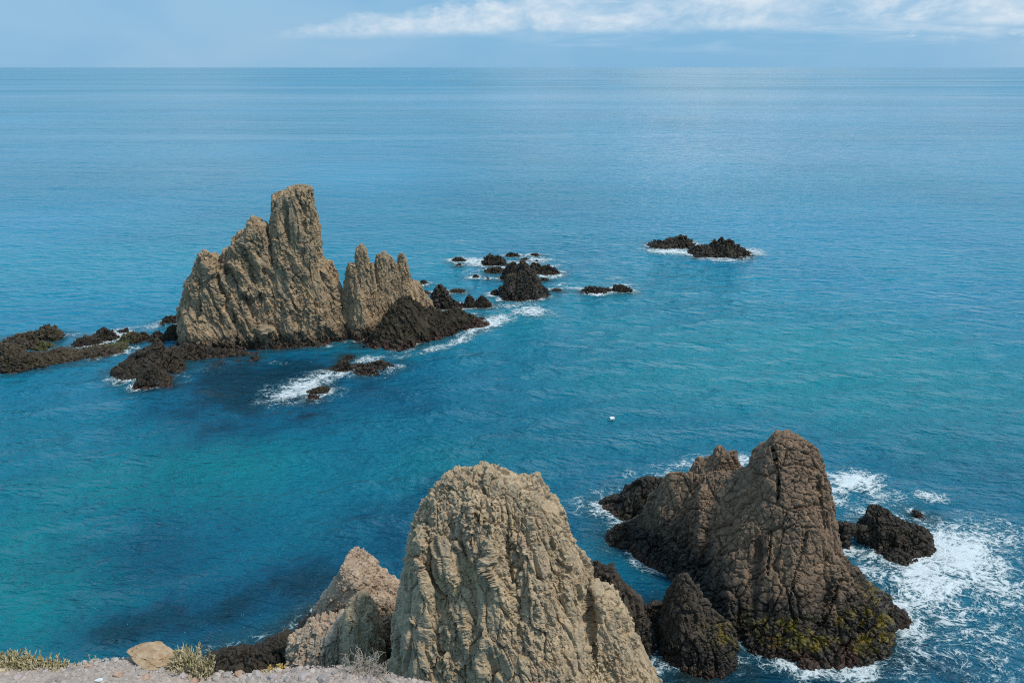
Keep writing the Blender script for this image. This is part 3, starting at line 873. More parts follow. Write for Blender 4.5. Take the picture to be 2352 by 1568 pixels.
# rocks right of the tall stack
Lt = [Lobe(Z3, [(405, 440), (425, 380), (445, 335), (470, 312), (500, 335), (520, 372), (560, 405), (610, 436)], base=((405, 440), (610, 440)), shift=1.4, tf=1.5, tb=1.5, R=1.1, w=.2, seed=35, rough=.25)]
single('pointed_rock', 'small black triangular rock behind the weedy wedge', Lt, .1, M_POINT, 'reef', seed=72, k=.55)
low(Z3, 590, 665, 432, [(.2, 385), (.45, 364), (.7, 380)], 1.8, 'black rock, left of a pair in the surf right of the triangular rock', seed=16)
low(Z3, 650, 745, 432, [(.2, 385), (.4, 370), (.65, 385), (.85, 405)], 1.8, 'black rock, right of a pair in the surf right of the triangular rock', seed=17)
PK = [Lobe(Z3, [(775, 395), (785, 335), (820, 285), (850, 250), (870, 215), (888, 190), (908, 188), (930, 215), (962, 250), (990, 290), (1008, 322), (1032, 372)], base=((775, 395), (1032, 375)), shift=2.0, tf=2.6, tb=2.6, R=2.0, w=.15, seed=36, rough=.22)]
single('dome_rock', 'dark conical rock with a paler tip, largest of the middle reef', PK, .11, M_POINT, 'crag', axis=(.1, 0, 1), seed=73, k=.7)
low(Z3, 730, 790, 372, [(.25, 345), (.5, 336), (.75, 345)], 1.6, 'round black knob at the left foot of the conical rock', seed=18)
low(Z3, 785, 885, 288, [(.2, 235), (.45, 205), (.7, 193), (.9, 205)], 2.4, 'black shoulder rock behind the left side of the conical rock', seed=19)
low(Z3, 700, 810, 248, [(.2, 232), (.5, 222), (.8, 222)], 1.6, 'thin weedy reef left of the shoulder rock behind the conical rock', seed=20, mat=M_SHELF)
low(Z3, 930, 1105, 262, [(.1, 215), (.2, 200), (.4, 215), (.6, 212), (.8, 228)], 2.6, 'long black reef rock behind the right side of the conical rock', seed=21)
low(Z3, 985, 1040, 290, [(.3, 278), (.7, 278)], 1.0, 'small dark rock in foam at the right of the conical rock', seed=22)
low(Z3, 685, 825, 212, [(.15, 172), (.32, 155), (.48, 168), (.62, 160), (.8, 178)], 2.4, 'twin-humped black rock in the foam behind the conical rock', seed=23)
low(Z3, 524, 610, 194, [(.25, 176), (.6, 170), (.85, 180)], 1.8, 'flat black rock at the left end of the far foam patch', seed=24)
low(Z3, 806, 890, 168, [(.25, 148), (.6, 145), (.85, 155)], 1.8, 'small black rock, middle one at the back of the far foam patch', seed=25)
low(Z3, 935, 995, 163, [(.3, 150), (.7, 149)], 1.4, 'small black rock at the right back of the far foam patch', seed=26)
low(Z3, 888, 938, 184, [(.4, 171), (.7, 173)], 1.0, 'tiny dark rock in the middle of the far foam patch', seed=27)
low(Z3, 960, 992, 196, [(.5, 184)], .9, 'tiny dark rock at the right edge of the far foam patch', seed=28)
low(Z3, 556, 584, 212, [(.5, 202)], .8, 'tiny dark rock below the flat black rock in the far foam', seed=29)
low(Z3, 636, 675, 278, [(.4, 258), (.7, 262)], 1.0, 'lone little dark rock left of the conical rock', seed=30)
low(Z3, 712, 732, 284, [(.5, 275)], .7, 'tiniest dark rock between the lone little rock and the conical rock', seed=31)
low(Z3, 355, 410, 312, [(.3, 292), (.6, 286), (.85, 296)], 1.6, 'small dark rock right behind the thin pinnacles of the tallest stack', seed=32)
low(Z3, 505, 602, 354, [(.3, 338), (.6, 334), (.85, 340)], 1.4, 'flat weedy rock awash behind the triangular rock', seed=33, mat=M_SHELF)
low(Z3, 340, 432, 364, [(.3, 348), (.6, 344)], 1.2, 'flat weedy rock awash between the pinnacles and the triangular rock', seed=34, mat=M_SHELF)
low(Z3, 1038, 1118, 347, [(.3, 334), (.7, 335)], 1.4, 'flat dark rock right of the conical rock, smallest of the low reef row', seed=35)
low(Z3, 1205, 1385, 357, [(.15, 328), (.35, 322), (.6, 332), (.85, 342)], 2.2, 'low dark reef washed by foam, middle of the low reef row', seed=36, yb2=354)
low(Z3, 1365, 1480, 350, [(.15, 318), (.4, 311), (.7, 322), (.9, 338)], 2.2, 'low dark reef at the right end of the low reef row', seed=37)
I1 = [Lobe(Z3, [(1560, 128), (1580, 95), (1600, 87), (1650, 86), (1690, 71), (1715, 62), (1735, 52), (1755, 62), (1775, 80), (1808, 112)], base=((1560, 130), (1808, 114)), shift=2.5, tf=3.0, tb=3.0, R=2.0, w=.15, seed=37, rough=.3)]
single('islet_rock', 'black islet with its peak at the right end, farther left of the two far islets', I1, .15, M_REEF, 'reef', seed=74, k=.9)
I2 = [Lobe(Z3, [(1765, 152), (1790, 130), (1830, 112), (1890, 96), (1920, 84), (1940, 70), (1960, 82), (1980, 86), (2010, 102), (2060, 132), (2098, 162)], base=((1765, 158), (2098, 166)), shift=2.5, tf=3.4, tb=3.2, R=2.2, w=.15, seed=38, rough=.3)]
single('islet_rock', 'black islet ringed by foam, right one of the two far islets', I2, .15, M_REEF, 'reef', seed=75, k=.9)
low(Z3, 1795, 1850, 172, [(.3, 157), (.7, 158)], 1.4, 'small black rock in the foam below the right far islet', seed=38)
# rocks in the surf in front of the tall stack
low(Z1, 1120, 1300, 1325, [(.15, 1300), (.4, 1258), (.6, 1250), (.85, 1285)], 2.0, 'black pointed surf rock in front of the weedy wedge', seed=39)
low(Z1, 1270, 1600, 1318, [(.1, 1275), (.35, 1268), (.55, 1252), (.75, 1268), (.9, 1288)], 2.2, 'long low black surf rock in front of the weedy wedge', seed=40, yb2=1300)
low(Z1, 1265, 1480, 1338, [(.2, 1315), (.45, 1292), (.7, 1310)], 1.4, 'thin black rock in front of the long low surf rock', seed=41)
low(Z1, 965, 1125, 1470, [(.15, 1450), (.4, 1430), (.7, 1420), (.9, 1425)], 1.4, 'weedy low rock in the foam streak in front of the tallest stack', seed=42, mat=M_SHELF)
low(Z1, 955, 1070, 1508, [(.3, 1480), (.7, 1482)], 1.2, 'small black rock at the lower edge of the foam streak', seed=43)
low(Z1, 1205, 1290, 1240, [(.3, 1215), (.7, 1205)], 1.2, 'small dark rock at the left tip of the weedy wedge', seed=44)
# right: small rocks
low(Z4, 1785, 1838, 536, [(.15, 497), (.5, 505), (.8, 522)], .9, 'lone small black rock in the foam beyond the arch rock', seed=45)
low(Z4, 222, 380, 655, [(.2, 585), (.5, 560), (.8, 570)], 1.6, 'black rock at the left waterline of the large brown stack', seed=46, yb2=690)
low(Z4, 1600, 1775, 1120, [(.2, 1020), (.5, 1000), (.75, 1030), (.9, 1050)], 1.4, 'black jagged rock at the right tip of the large brown stack', seed=47, yb2=1075)
low(Z5, 90, 260, 1075, [(.2, 1045), (.5, 1005), (.8, 965)], 1.4, 'black wet rock at the left waterline of the pinkish outcrop', seed=48)
print('small rocks', round(time.time() - T0, 1))

# ------------------------------------------------------------------ sea
WX0, WX1, WY0, WY1, WH = -110., 110., 20., 200., .25
wl = np.vstack(WATERLINE)
nxw, nyw = int((WX1 - WX0) / WH), int((WY1 - WY0) / WH)
occ = np.zeros((nxw, nyw), bool)
ii = ((wl[:, 0] - WX0) / WH).astype(int); jj = ((wl[:, 1] - WY0) / WH).astype(int)
ok = (ii >= 0) & (ii < nxw) & (jj >= 0) & (jj < nyw)
occ[ii[ok], jj[ok]] = True
DIST = np.full((nxw, nyw), 9.0, np.float32)
RAD = 14
for a in range(-RAD, RAD + 1):
    for b in range(-RAD, RAD + 1):
        dd = math.hypot(a, b)
        if dd > RAD:
            continue
        xs0, xs1 = max(0, a), nxw + min(0, a); ys0, ys1 = max(0, b), nyw + min(0, b)
        src = occ[xs0 - a:xs1 - a, ys0 - b:ys1 - b]
        tgt = DIST[xs0:xs1, ys0:ys1]
        np.minimum(tgt, np.where(src, dd * WH, 9.0), out=tgt)


def rockdist(x, y):
    fx = np.clip((x - WX0) / WH - .5, 0, nxw - 1.001); fy = np.clip((y - WY0) / WH - .5, 0, nyw - 1.001)
    i, j = fx.astype(int), fy.astype(int)
    a, b = fx - i, fy - j
    r = DIST[i, j] * (1 - a) * (1 - b) + DIST[i + 1, j] * a * (1 - b) + DIST[i, j + 1] * (1 - a) * b + DIST[i + 1, j + 1] * a * b
    out = (x < WX0) | (x > WX1) | (y < WY0) | (y > WY1)
    return np.where(out, 9.0, r)


def swell(x, y):
    z = 0
    rr = random.Random(3)
    for k in range(14):
        L = rr.uniform(2.2, 9.0)
        th = math.radians(-78 + rr.gauss(0, 24))
        z = z + .006 * L * np.sin(2 * math.pi / L * (x * math.cos(th) + y * math.sin(th)) + rr.uniform(0, 6.3))
    fade = np.clip(1 - (np.hypot(x, y) - 90) / 110, 0, 1)
    return z * fade * .8


def axis_coords(lo, hi, step, far, ratio=1.16):
    c = list(np.arange(lo, hi + 1e-6, step))
    d = step
    a = [];  v = hi
    while v < far:
        d *= ratio; v += d; a.append(v)
    b = []; v = lo; d = step
    while v > -far:
        d *= ratio; v -= d; b.append(v)
    return np.array(b[::-1] + c + a)


gx = axis_coords(-60, 62, .42, 60000.)
gy = axis_coords(24, 150, .42, 60000.)
gy = gy[gy > -400]
X, Y = np.meshgrid(gx, gy, indexing='ij')
xf, yf = X.ravel(), Y.ravel()
zf = swell(xf, yf)
idx = np.arange(X.size).reshape(X.shape)
SQ = np.stack([idx[:-1, :-1], idx[1:, :-1], idx[1:, 1:], idx[:-1, 1:]], -1).reshape(-1, 4)


def blobs(u, v, L):
    r = np.zeros_like(u)
    for cu, cv, ru, rv, rot, st in L:
        c, s = math.cos(math.radians(rot)), math.sin(math.radians(rot))
        a = ((u - cu) * c + (v - cv) * s) / ru
        b = (-(u - cu) * s + (v - cv) * c) / rv
        r = np.maximum(r, st * np.exp(-(a * a + b * b)))
    return r


def tone(x, y):
    """colour of the water body: sand, weed and deep patches of the sea bed, and painted shade of the tall stack"""
    front = y > 5
    u, v = to_px(x, np.where(front, y, 5), 0)
    n = fbm(np.stack([x / 14, y / 14, 0 * x], 1), 4)
    n2 = fbm(np.stack([x / 60, y / 90, 0 * x + 4], 1), 3)
    deep = np.array([.001, .054, .135]); mid = np.array([.002, .182, .308]); turq = np.array([.002, .255, .315]); dark = np.array([.002, .026, .036])
    weed = np.array([.018, .022, .014])
    t = blobs(u, v, [(60, 1340, 230, 230, 0, 1), (330, 1110, 420, 75, -6, .8), (1900, 860, 560, 150, 8, .75), (1500, 740, 400, 60, 0, .4), (300, 620, 700, 90, 0, .35), (980, 1060, 200, 60, 0, .45)])
    d = blobs(u, v, [(620, 895, 340, 110, -4, 1.1), (820, 930, 300, 50, -6, .45), (560, 1380, 430, 120, -20, .95), (300, 1450, 260, 90, -8, .8), (900, 1180, 330, 80, -12, .6), (1250, 1230, 200, 90, 0, .6), (1500, 1420, 200, 160, 0, .9), (2150, 1520, 350, 60, 0, .6), (2250, 1080, 260, 60, 5, .5), (700, 1450, 260, 90, 0, .6), (700, 1290, 700, 170, -6, .62), (1250, 1000, 420, 70, -8, .35), (1700, 1550, 900, 120, 0, .7)])  # blobs before the tall stack paint its shadow and reflection into the colour
    t = np.clip(t + .30 * n + .15 * n2, 0, 1)[:, None]
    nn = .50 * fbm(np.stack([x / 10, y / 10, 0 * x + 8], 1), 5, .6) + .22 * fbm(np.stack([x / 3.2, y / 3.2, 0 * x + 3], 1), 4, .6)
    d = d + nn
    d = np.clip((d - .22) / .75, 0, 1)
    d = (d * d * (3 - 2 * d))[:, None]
    c = mid * (1 - .45 * n2[:, None] * .6)
    c = c * (1 - t) + turq * t
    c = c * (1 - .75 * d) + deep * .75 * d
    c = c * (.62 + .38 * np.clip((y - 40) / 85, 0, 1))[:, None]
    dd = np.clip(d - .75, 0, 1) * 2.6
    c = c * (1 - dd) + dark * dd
    sh = np.clip(1 - rockdist(x, y) / 2.3, 0, 1) ** 1.3 * np.clip(.65 + .8 * fbm(np.stack([x / 2.2, y / 2.2, 0 * x + 2], 1), 3), 0, 1)
    sh = (.8 * sh)[:, None]
    c = c * (1 - sh) + weed * sh
    return np.concatenate([np.clip(c, 0, 1), np.ones((len(x), 1))], 1)


m = bpy.data.materials.new('sea_water'); m.use_nodes = True
g = NT(m.node_tree)
P = g.n('ShaderNodeNewGeometry').outputs['Position']
sp = g.n('ShaderNodeSeparateXYZ'); g.put(sp.inputs[0], P)
dist = g.math('SQRT', g.math('ADD', g.math('MULTIPLY', sp.outputs[0], sp.outputs[0]), g.math('MULTIPLY', sp.outputs[1], sp.outputs[1])))
rot = g.n('ShaderNodeVectorRotate'); rot.rotation_type = 'Z_AXIS'; rot.inputs['Angle'].default_value = math.radians(9); g.put(rot.inputs['Vector'], P)
Pr = rot.outputs[0]
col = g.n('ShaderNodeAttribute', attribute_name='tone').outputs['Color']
streak = g.noise(g.scale(P, (.0030, .020, 1)), 1.0, 5, .6, .8)
streak2 = g.noise(g.scale(P, (.0006, .0055, 1)), 1.0, 5, .62, .6)
patch = g.noise(g.scale(P, (.022, .05, 1)), 1.0, 4, .6, .5)
hA = g.noise(g.scale(Pr, (.36, .72, .3)), 1.0, 2, .5, 0)
hB = g.noise(g.scale(Pr, (1.1, 2.3, .5)), 1.0, 3, .55, 0)
hC = g.noise(g.scale(Pr, (.10, .22, .1)), 1.0, 3, .5, 0)
hD = g.noise(g.scale(Pr, (.025, .08, .1)), 1.0, 4, .6, 0)
nearf = g.sstep(dist, 170, 55)
midf = g.sstep(dist, 420, 90)
farf = g.sstep(dist, 2500, 150)
gust = g.lin(patch, .3, .7, .65, 1.25)
hh = g.math('MULTIPLY', hA, g.math('MULTIPLY', g.math('MULTIPLY', midf, 1.15), gust))
hh = g.math('ADD', hh, g.math('MULTIPLY', hB, g.math('MULTIPLY', g.math('MULTIPLY', nearf, .65), gust)))
hh = g.math('ADD', hh, g.math('MULTIPLY', hC, g.math('MULTIPLY', farf, .8)))
slick = g.lin(streak2, .38, .62, .15, 2.1)
hh = g.math('ADD', hh, g.math('MULTIPLY', hD, g.math('MULTIPLY', g.math('MULTIPLY', slick, 1.6), g.lin(dist, 110, 450, .12, 1.0))))
bp = g.n('ShaderNodeBump'); bp.inputs['Strength'].default_value = 1.0; bp.inputs['Distance'].default_value = 1.0
g.put(bp.inputs['Height'], hh)
bs = g.n('ShaderNodeBsdfPrincipled')
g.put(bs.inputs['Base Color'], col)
ro = g.lin(dist, 60, 1800, .06, .22)
ro = g.math('ADD', ro, g.math('MULTIPLY', g.math('SUBTRACT', streak, .5), .22))
ro = g.math('ADD', ro, g.math('MULTIPLY', g.math('SUBTRACT', streak2, .5), .35))
g.put(bs.inputs['Roughness'], g.math('MAXIMUM', ro, .05))
bs.inputs['IOR'].default_value = 1.333
g.put(bs.inputs['Normal'], bp.outputs[0])
o = g.n('ShaderNodeOutputMaterial'); g.put(o.inputs[0], bs.outputs[0])
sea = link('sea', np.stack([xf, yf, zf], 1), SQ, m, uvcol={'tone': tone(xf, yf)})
tag(sea, 'blue-green sea with small ripples reaching to the horizon', 'sea', kind='structure')
print('sea', round(time.time() - T0, 1))

# ------------------------------------------------------------------ foam
FOAM = [  # u, v, ru, rv, rot, strength
    (2190, 1275, 150, 75, 12, 1.25), (2120, 1330, 120, 80, 35, 1.15), (2260, 1330, 150, 70, 15, .85), (2080, 1420, 90, 60, 40, 1.0), (2190, 1430, 150, 90, 30, .72), (2290, 1230, 140, 50, 10, .7), (2200, 1520, 160, 50, 20, .5), (2120, 1500, 70, 40, 20, .62), (2250, 1480, 200, 110, 20, .52), (2080, 1540, 150, 40, 5, .5), (2300, 1400, 120, 80, 20, .62),
    (1965, 1105, 75, 30, 8, 1.05), (1920, 1120, 50, 50, 0, .9), (2010, 1140, 110, 34, 10, .55), (2140, 1140, 46, 15, 12, .95), (2070, 1205, 70, 28, 10, .75), (1990, 1185, 60, 30, 0, .6), (2010, 1320, 60, 40, 20, .75),
    (1560, 1072, 100, 20, -22, .62), (1480, 1085, 90, 20, -14, .42), (1390, 1130, 70, 26, -10, .46), (1370, 1175, 50, 40, 20, .34), (1700, 1060, 40, 20, 0, .8), (1330, 1160, 40, 40, 0, .35),
    (1800, 1490, 60, 14, 12, .62), (1840, 1530, 120, 26, 0, .45), (1640, 1535, 50, 20, 0, .35), (1960, 1510, 120, 20, 0, .42), (2050, 1555, 150, 18, 0, .4),
    (690, 893, 95, 26, -20, 1.0), (760, 862, 80, 16, -8, .8), (650, 905, 70, 26, 0, .55), (740, 905, 60, 18, -5, .6), (860, 858, 60, 10, 0, .5), (850, 826, 50, 10, -8, .85), (930, 815, 60, 10, -10, .5),
    (1060, 778, 60, 12, -25, .9), (1130, 742, 70, 17, -18, 1.05), (1220, 715, 60, 14, 4, .95), (1180, 705, 90, 18, 0, .62), (1060, 708, 50, 8, 0, .8), (1110, 700, 40, 10, 0, .7), (1250, 725, 60, 10, 0, .45), (1000, 800, 60, 9, -15, .75),
    (1100, 603, 70, 13, 4, 1.0), (1150, 620, 60, 10, 0, .85), (1230, 597, 60, 10, 3, .85), (1200, 605, 50, 9, 0, .9), (1260, 632, 40, 9, 0, 1.0), (1060, 600, 30, 8, 0, .7), (1090, 628, 50, 8, 0, .5), (1270, 612, 40, 7, 0, .6), (1290, 655, 40, 5, 0, .6),
    (1330, 662, 45, 6, 0, .75), (1390, 672, 60, 6, 0, .75), (1430, 654, 40, 6, 0, .7), (1415, 640, 25, 4, 0, .75), (1460, 662, 30, 5, 0, .4),
    (1545, 578, 75, 10, 2, 1.1), (1500, 560, 40, 6, 0, .45), (1650, 595, 80, 10, 4, .8), (1730, 578, 40, 10, 10, .9), (1590, 560, 30, 8, 0, .7), (1690, 590, 60, 8, 0, .6),
    (340, 752, 60, 8, -10, .62), (280, 760, 80, 8, -5, .55), (160, 770, 60, 7, 0, .5), (20, 778, 30, 8, 0, .8), (60, 762, 30, 5, 0, .6), (130, 800, 50, 5, -10, .45), (400, 740, 20, 8, 0, .5), (350, 886, 45, 6, -8, .7), (420, 870, 30, 18, 0, .35), (270, 868, 40, 8, 0, .4), (480, 850, 80, 18, 0, .25), (640, 832, 30, 4, 0, .5), (600, 798, 22, 3, 0, .5),
    (520, 1490, 60, 14, -15, .5), (600, 1465, 60, 14, -10, .38), (690, 1420, 24, 24, 0, .42), (960, 650, 40, 5, 0, .4), (1290, 780, 60, 5, 0, .25),
]
fh = .17
fxs = np.arange(-62, 64, fh); fys = np.arange(34, 172, fh)
FX, FY = np.meshgrid(fxs, fys, indexing='ij')
fu, fv = to_px(FX, FY, 0)
dens = .86 * blobs(fu, fv, FOAM)
rd = rockdist(FX.ravel(), FY.ravel()).reshape(FX.shape)
near_n = fbm(np.stack([FX.ravel() / 3.5, FY.ravel() / 3.5, 0 * FX.ravel()], 1), 3).reshape(FX.shape)
rim = np.clip(1 - rd / 1.5, 0, 1) * np.clip(.30 + 1.2 * near_n, 0, .75)
calm = blobs(fu, fv, [(560, 820, 240, 50, -3, .8), (1480, 1420, 180, 140, 0, .55), (700, 1480, 200, 100, 0, .4)])
rim *= (1 - calm)
dens = np.maximum(dens, rim)
keep = dens > .10
qk = keep[:-1, :-1] | keep[1:, :-1] | keep[1:, 1:] | keep[:-1, 1:]
fid = np.arange(FX.size).reshape(FX.shape)
FQ = np.stack([fid[:-1, :-1], fid[1:, :-1], fid[1:, 1:], fid[:-1, 1:]], -1)[qk]
used = np.unique(FQ)
remap = np.full(FX.size, -1, np.int64); remap[used] = np.arange(len(used))
FQ = remap[FQ]
fx, fy = FX.ravel()[used], FY.ravel()[used]
dk = dens.ravel()[used]
fz = swell(fx, fy) + .05 + .05 * np.clip(dk, 0, 1) + .06 * np.clip(dk, 0, 1) * fbm(np.stack([fx / .8, fy / .8, 0 * fx], 1), 3)
m = bpy.data.materials.new('sea_foam'); m.use_nodes = True
g = NT(m.node_tree)
P = g.n('ShaderNodeNewGeometry').outputs['Position']
de = g.n('ShaderNodeAttribute', attribute_name='foam').outputs['Fac']
wv = g.n('ShaderNodeTexNoise'); wv.inputs['Scale'].default_value = .9; wv.inputs['Detail'].default_value = 4
g.put(wv.inputs['Vector'], P)
flat = g.scale(P, (.8, 1.0, 0))
Pw = g.vmath('ADD', flat, g.scale(g.vmath('SUBTRACT', wv.outputs['Color'], (.5, .5, .5)), (1.5, 1.5, 0)))
e1 = g.voro(Pw, 1.0, 'DISTANCE_TO_EDGE')
e2 = g.voro(Pw, 2.7, 'DISTANCE_TO_EDGE')
fb = g.noise(flat, .55, 8, .66, .5)
fb2 = g.noise(flat, 3.4, 7, .72, .6)
web = g.math('MAXIMUM', g.math('SUBTRACT', 1.0, g.sstep(e1, .0, .16)), g.math('MULTIPLY', g.math('SUBTRACT', 1.0, g.sstep(e2, .0, .12)), .8))
def ridge(sc, dist):
    n = g.noise(flat, sc, 4, .55, dist)
    return g.math('POWER', g.math('SUBTRACT', 1.0, g.math('ABSOLUTE', g.math('MULTIPLY_ADD', n, 2.0, -1.0))), 5.0)
fil = g.math('MAXIMUM', ridge(.6, 1.8), g.math('MULTIPLY', ridge(1.9, 1.3), .9))
lvl = g.math('ADD', g.math('MULTIPLY', de, 1.25), g.math('MULTIPLY', g.math('SUBTRACT', fb, .5), 1.5))
lvl = g.math('ADD', lvl, g.math('MULTIPLY', g.math('SUBTRACT', fil, .5), 1.05))
lvl = g.math('ADD', lvl, g.math('MULTIPLY', g.math('SUBTRACT', web, .45), .30))
lvl = g.math('ADD', lvl, g.math('MULTIPLY', g.math('SUBTRACT', fb2, .5), .45))
alpha = g.sstep(lvl, .54, 1.45)
alpha = g.math('MULTIPLY', alpha, g.sstep(de, .10, .24))
milk = g.math('MULTIPLY', g.sstep(g.math('ADD', de, g.math('MULTIPLY', g.math('SUBTRACT', fb, .5), .8)), .40, 1.10), .50)
af = g.math('MAXIMUM', alpha, milk, clamp=True)
colr = g.mix(g.sstep(alpha, .1, .75), (.20, .42, .50), (.60, .68, .72))
bs = g.n('ShaderNodeBsdfPrincipled'); g.put(bs.inputs['Base Color'], colr)
bs.inputs['Roughness'].default_value = .75
bp = g.n('ShaderNodeBump'); bp.inputs['Strength'].default_value = .5; bp.inputs['Distance'].default_value = .15
g.put(bp.inputs['Height'], lvl); g.put(bs.inputs['Normal'], bp.outputs[0])
tr = g.n('ShaderNodeBsdfTransparent')
ms = g.n('ShaderNodeMixShader'); g.put(ms.inputs[0], af); g.put(ms.inputs[1], tr.outputs[0]); g.put(ms.inputs[2], bs.outputs[0])
o = g.n('ShaderNodeOutputMaterial'); g.put(o.inputs[0], ms.outputs[0])
foam = link('sea_foam', np.stack([fx, fy, fz], 1), FQ, m, attr={'foam': dk})
tag(foam, 'white lacy surf foam washing around the rocks', 'foam', kind='stuff')
print('foam', len(used), round(time.time() - T0, 1))

# ------------------------------------------------------------------ buoy
def lathe(prof, seg=24):
    P = []; Fq = []
    for x, r in prof:
        for k in range(seg):
            a = 2 * math.pi * k / seg
            P.append((x, r * math.cos(a), r * math.sin(a)))
    for i in range(len(prof) - 1):
        for k in range(seg):
            a, b = i * seg + k, i * seg + (k + 1) % seg
            Fq.append((a, a + seg, b + seg, b))
    return np.array(P), np.array(Fq)


bpos = on_sea(1405, 963)
buoy = empty('mooring_buoy', (bpos[0], bpos[1], .02))
buoy.rotation_euler = (0, .04, math.radians(18))
tag(buoy, 'white plastic drum-shaped buoy floating alone in open water', 'buoy')
M_BUOY = simple_mat('white_plastic', (.78, .80, .80), (.66, .70, .72), 6, .45)
M_DARK = simple_mat('dark_fitting', (.05, .06, .07), (.09, .10, .11), 6, .6)
Pb, Fb = lathe([(-.27, .001), (-.275, .10), (-.27, .155), (-.25, .185), (-.22, .20), (-.05, .205), (-.035, .195), (-.02, .205), (.10, .205), (.115, .195), (.13, .205), (.22, .20), (.25, .185), (.27, .155), (.275, .10), (.27, .001)])
o = link('float_body', Pb + np.array([0, 0, .09]), Fb, M_BUOY, buoy)
Pb, Fb = lathe([(-.29, .001), (-.292, .05), (-.285, .105), (-.27, .115), (-.26, .10)], 20)
link('end_cap', Pb + np.array([0, 0, .10]), Fb, M_DARK, buoy)
Pb, Fb = lathe([(-.012, .207), (-.018, .214), (.012, .214), (.018, .207)], 24)
link('band', Pb + np.array([.18, 0, .09]), Fb, M_BUOY, buoy)

# ------------------------------------------------------------------ cliff edge under the viewer
YE = 2.8
EDGE = [(-400, 1528), (0, 1522), (80, 1525), (150, 1532), (200, 1522), (260, 1515), (300, 1511), (360, 1512), (420, 1526), (480, 1543), (520, 1547), (560, 1545), (640, 1541), (730, 1533), (800, 1530), (860, 1541), (930, 1559), (985, 1570), (1150, 1600), (1600, 1680), (2400, 1760)]
ex = np.array([on_y(u, v, YE)[0] for u, v in EDGE]); ez = np.array([on_y(u, v, YE)[2] for u, v in EDGE])


def edge_z(x):
    return np.interp(x, ex, ez)


def ground_z(x, y):
    zE = edge_z(x)
    t = np.clip((y + 1.0) / (YE + 1.0), -2, 1)
    z = 33.42 + (zE - 33.42) * t
    sh = np.shape(z)
    q = np.stack([np.ravel(x + 0 * z) * 3, np.ravel(y + 0 * z) * 3, np.zeros(z.size)], 1)
    return z + .012 * fbm(q, 3).reshape(sh)


gxx = np.concatenate([np.linspace(-14, -3.3, 60, endpoint=False), np.arange(-3.3, 2.0, .03), np.linspace(2.0, 14, 60)])
rows_y = np.concatenate([np.linspace(-6, .8, 40, endpoint=False), np.arange(.8, YE + .001, .03)])
drop = np.concatenate([[.004, .015, .035, .07, .12, .2, .3, .45], np.geomspace(.6, 36, 60)])
GP = []
for y in rows_y:
    GP.append(np.stack([gxx, np.full_like(gxx, y), ground_z(gxx, np.full_like(gxx, y))], 1))
for d in drop:
    base_y = YE + .02 * (1 - np.exp(-d / .03)) + .10 * d
    nn = fbm(np.stack([gxx / 1.6, np.full_like(gxx, d / 2.5), 0 * gxx + 3], 1), 4, ridge=True)
    GP.append(np.stack([gxx, base_y + nn * min(d, 1.2) * .35, edge_z(gxx) - d], 1))
GP = np.array(GP)
nr, nc = GP.shape[:2]
gi = np.arange(nr * nc).reshape(nr, nc)
GQ = np.stack([gi[:-1, :-1], gi[:-1, 1:], gi[1:, 1:], gi[1:, :-1]], -1).reshape(-1, 4)
M_GROUND = simple_mat('gravelly_soil', (.36, .30, .262), (.47, .40, .355), 22, .95, bump=.8)
ground = link('cliff_ground', GP.reshape(-1, 3), GQ, M_GROUND)
tag(ground, 'pale gravelly ground of the cliff edge at the bottom left', 'ground', kind='structure')


def ico(sub=0):
    t = (1 + 5 ** .5) / 2
    V = [(-1, t, 0), (1, t, 0), (-1, -t, 0), (1, -t, 0), (0, -1, t), (0, 1, t), (0, -1, -t), (0, 1, -t), (t, 0, -1), (t, 0, 1), (-t, 0, -1), (-t, 0, 1)]
    Fc = [(0, 11, 5), (0, 5, 1), (0, 1, 7), (0, 7, 10), (0, 10, 11), (1, 5, 9), (5, 11, 4), (11, 10, 2), (10, 7, 6), (7, 1, 8), (3, 9, 4), (3, 4, 2), (3, 2, 6), (3, 6, 8), (3, 8, 9), (4, 9, 5), (2, 4, 11), (6, 2, 10), (8, 6, 7), (9, 8, 1)]
    V = [np.array(v) / np.linalg.norm(v) for v in V]
    for _ in range(sub):
        mid = {}; F2 = []
        def md(a, b):
            k = (min(a, b), max(a, b))
            if k not in mid:
                q = V[a] + V[b]; V.append(q / np.linalg.norm(q)); mid[k] = len(V) - 1
            return mid[k]
        for a, b, c in Fc:
            ab, bc, ca = md(a, b), md(b, c), md(c, a)
            F2 += [(a, ab, ca), (b, bc, ab), (c, ca, bc), (ab, bc, ca)]
        Fc = F2
    return np.array(V), np.array(Fc)


def stone_shape(sub, seed):
    V, Fc = ico(sub)
    r = np.random.RandomState(seed)
    for _ in range(9):                      # chip flat faces off a ball
        n = r.normal(size=3); n /= np.linalg.norm(n)
        lim = r.uniform(.55, .92)
        d = V @ n
        V = V - np.maximum(d - lim, 0)[:, None] * n
    return V * (1 + (.06 if sub < 3 else .006) * r.normal(size=(len(V), 1))), Fc


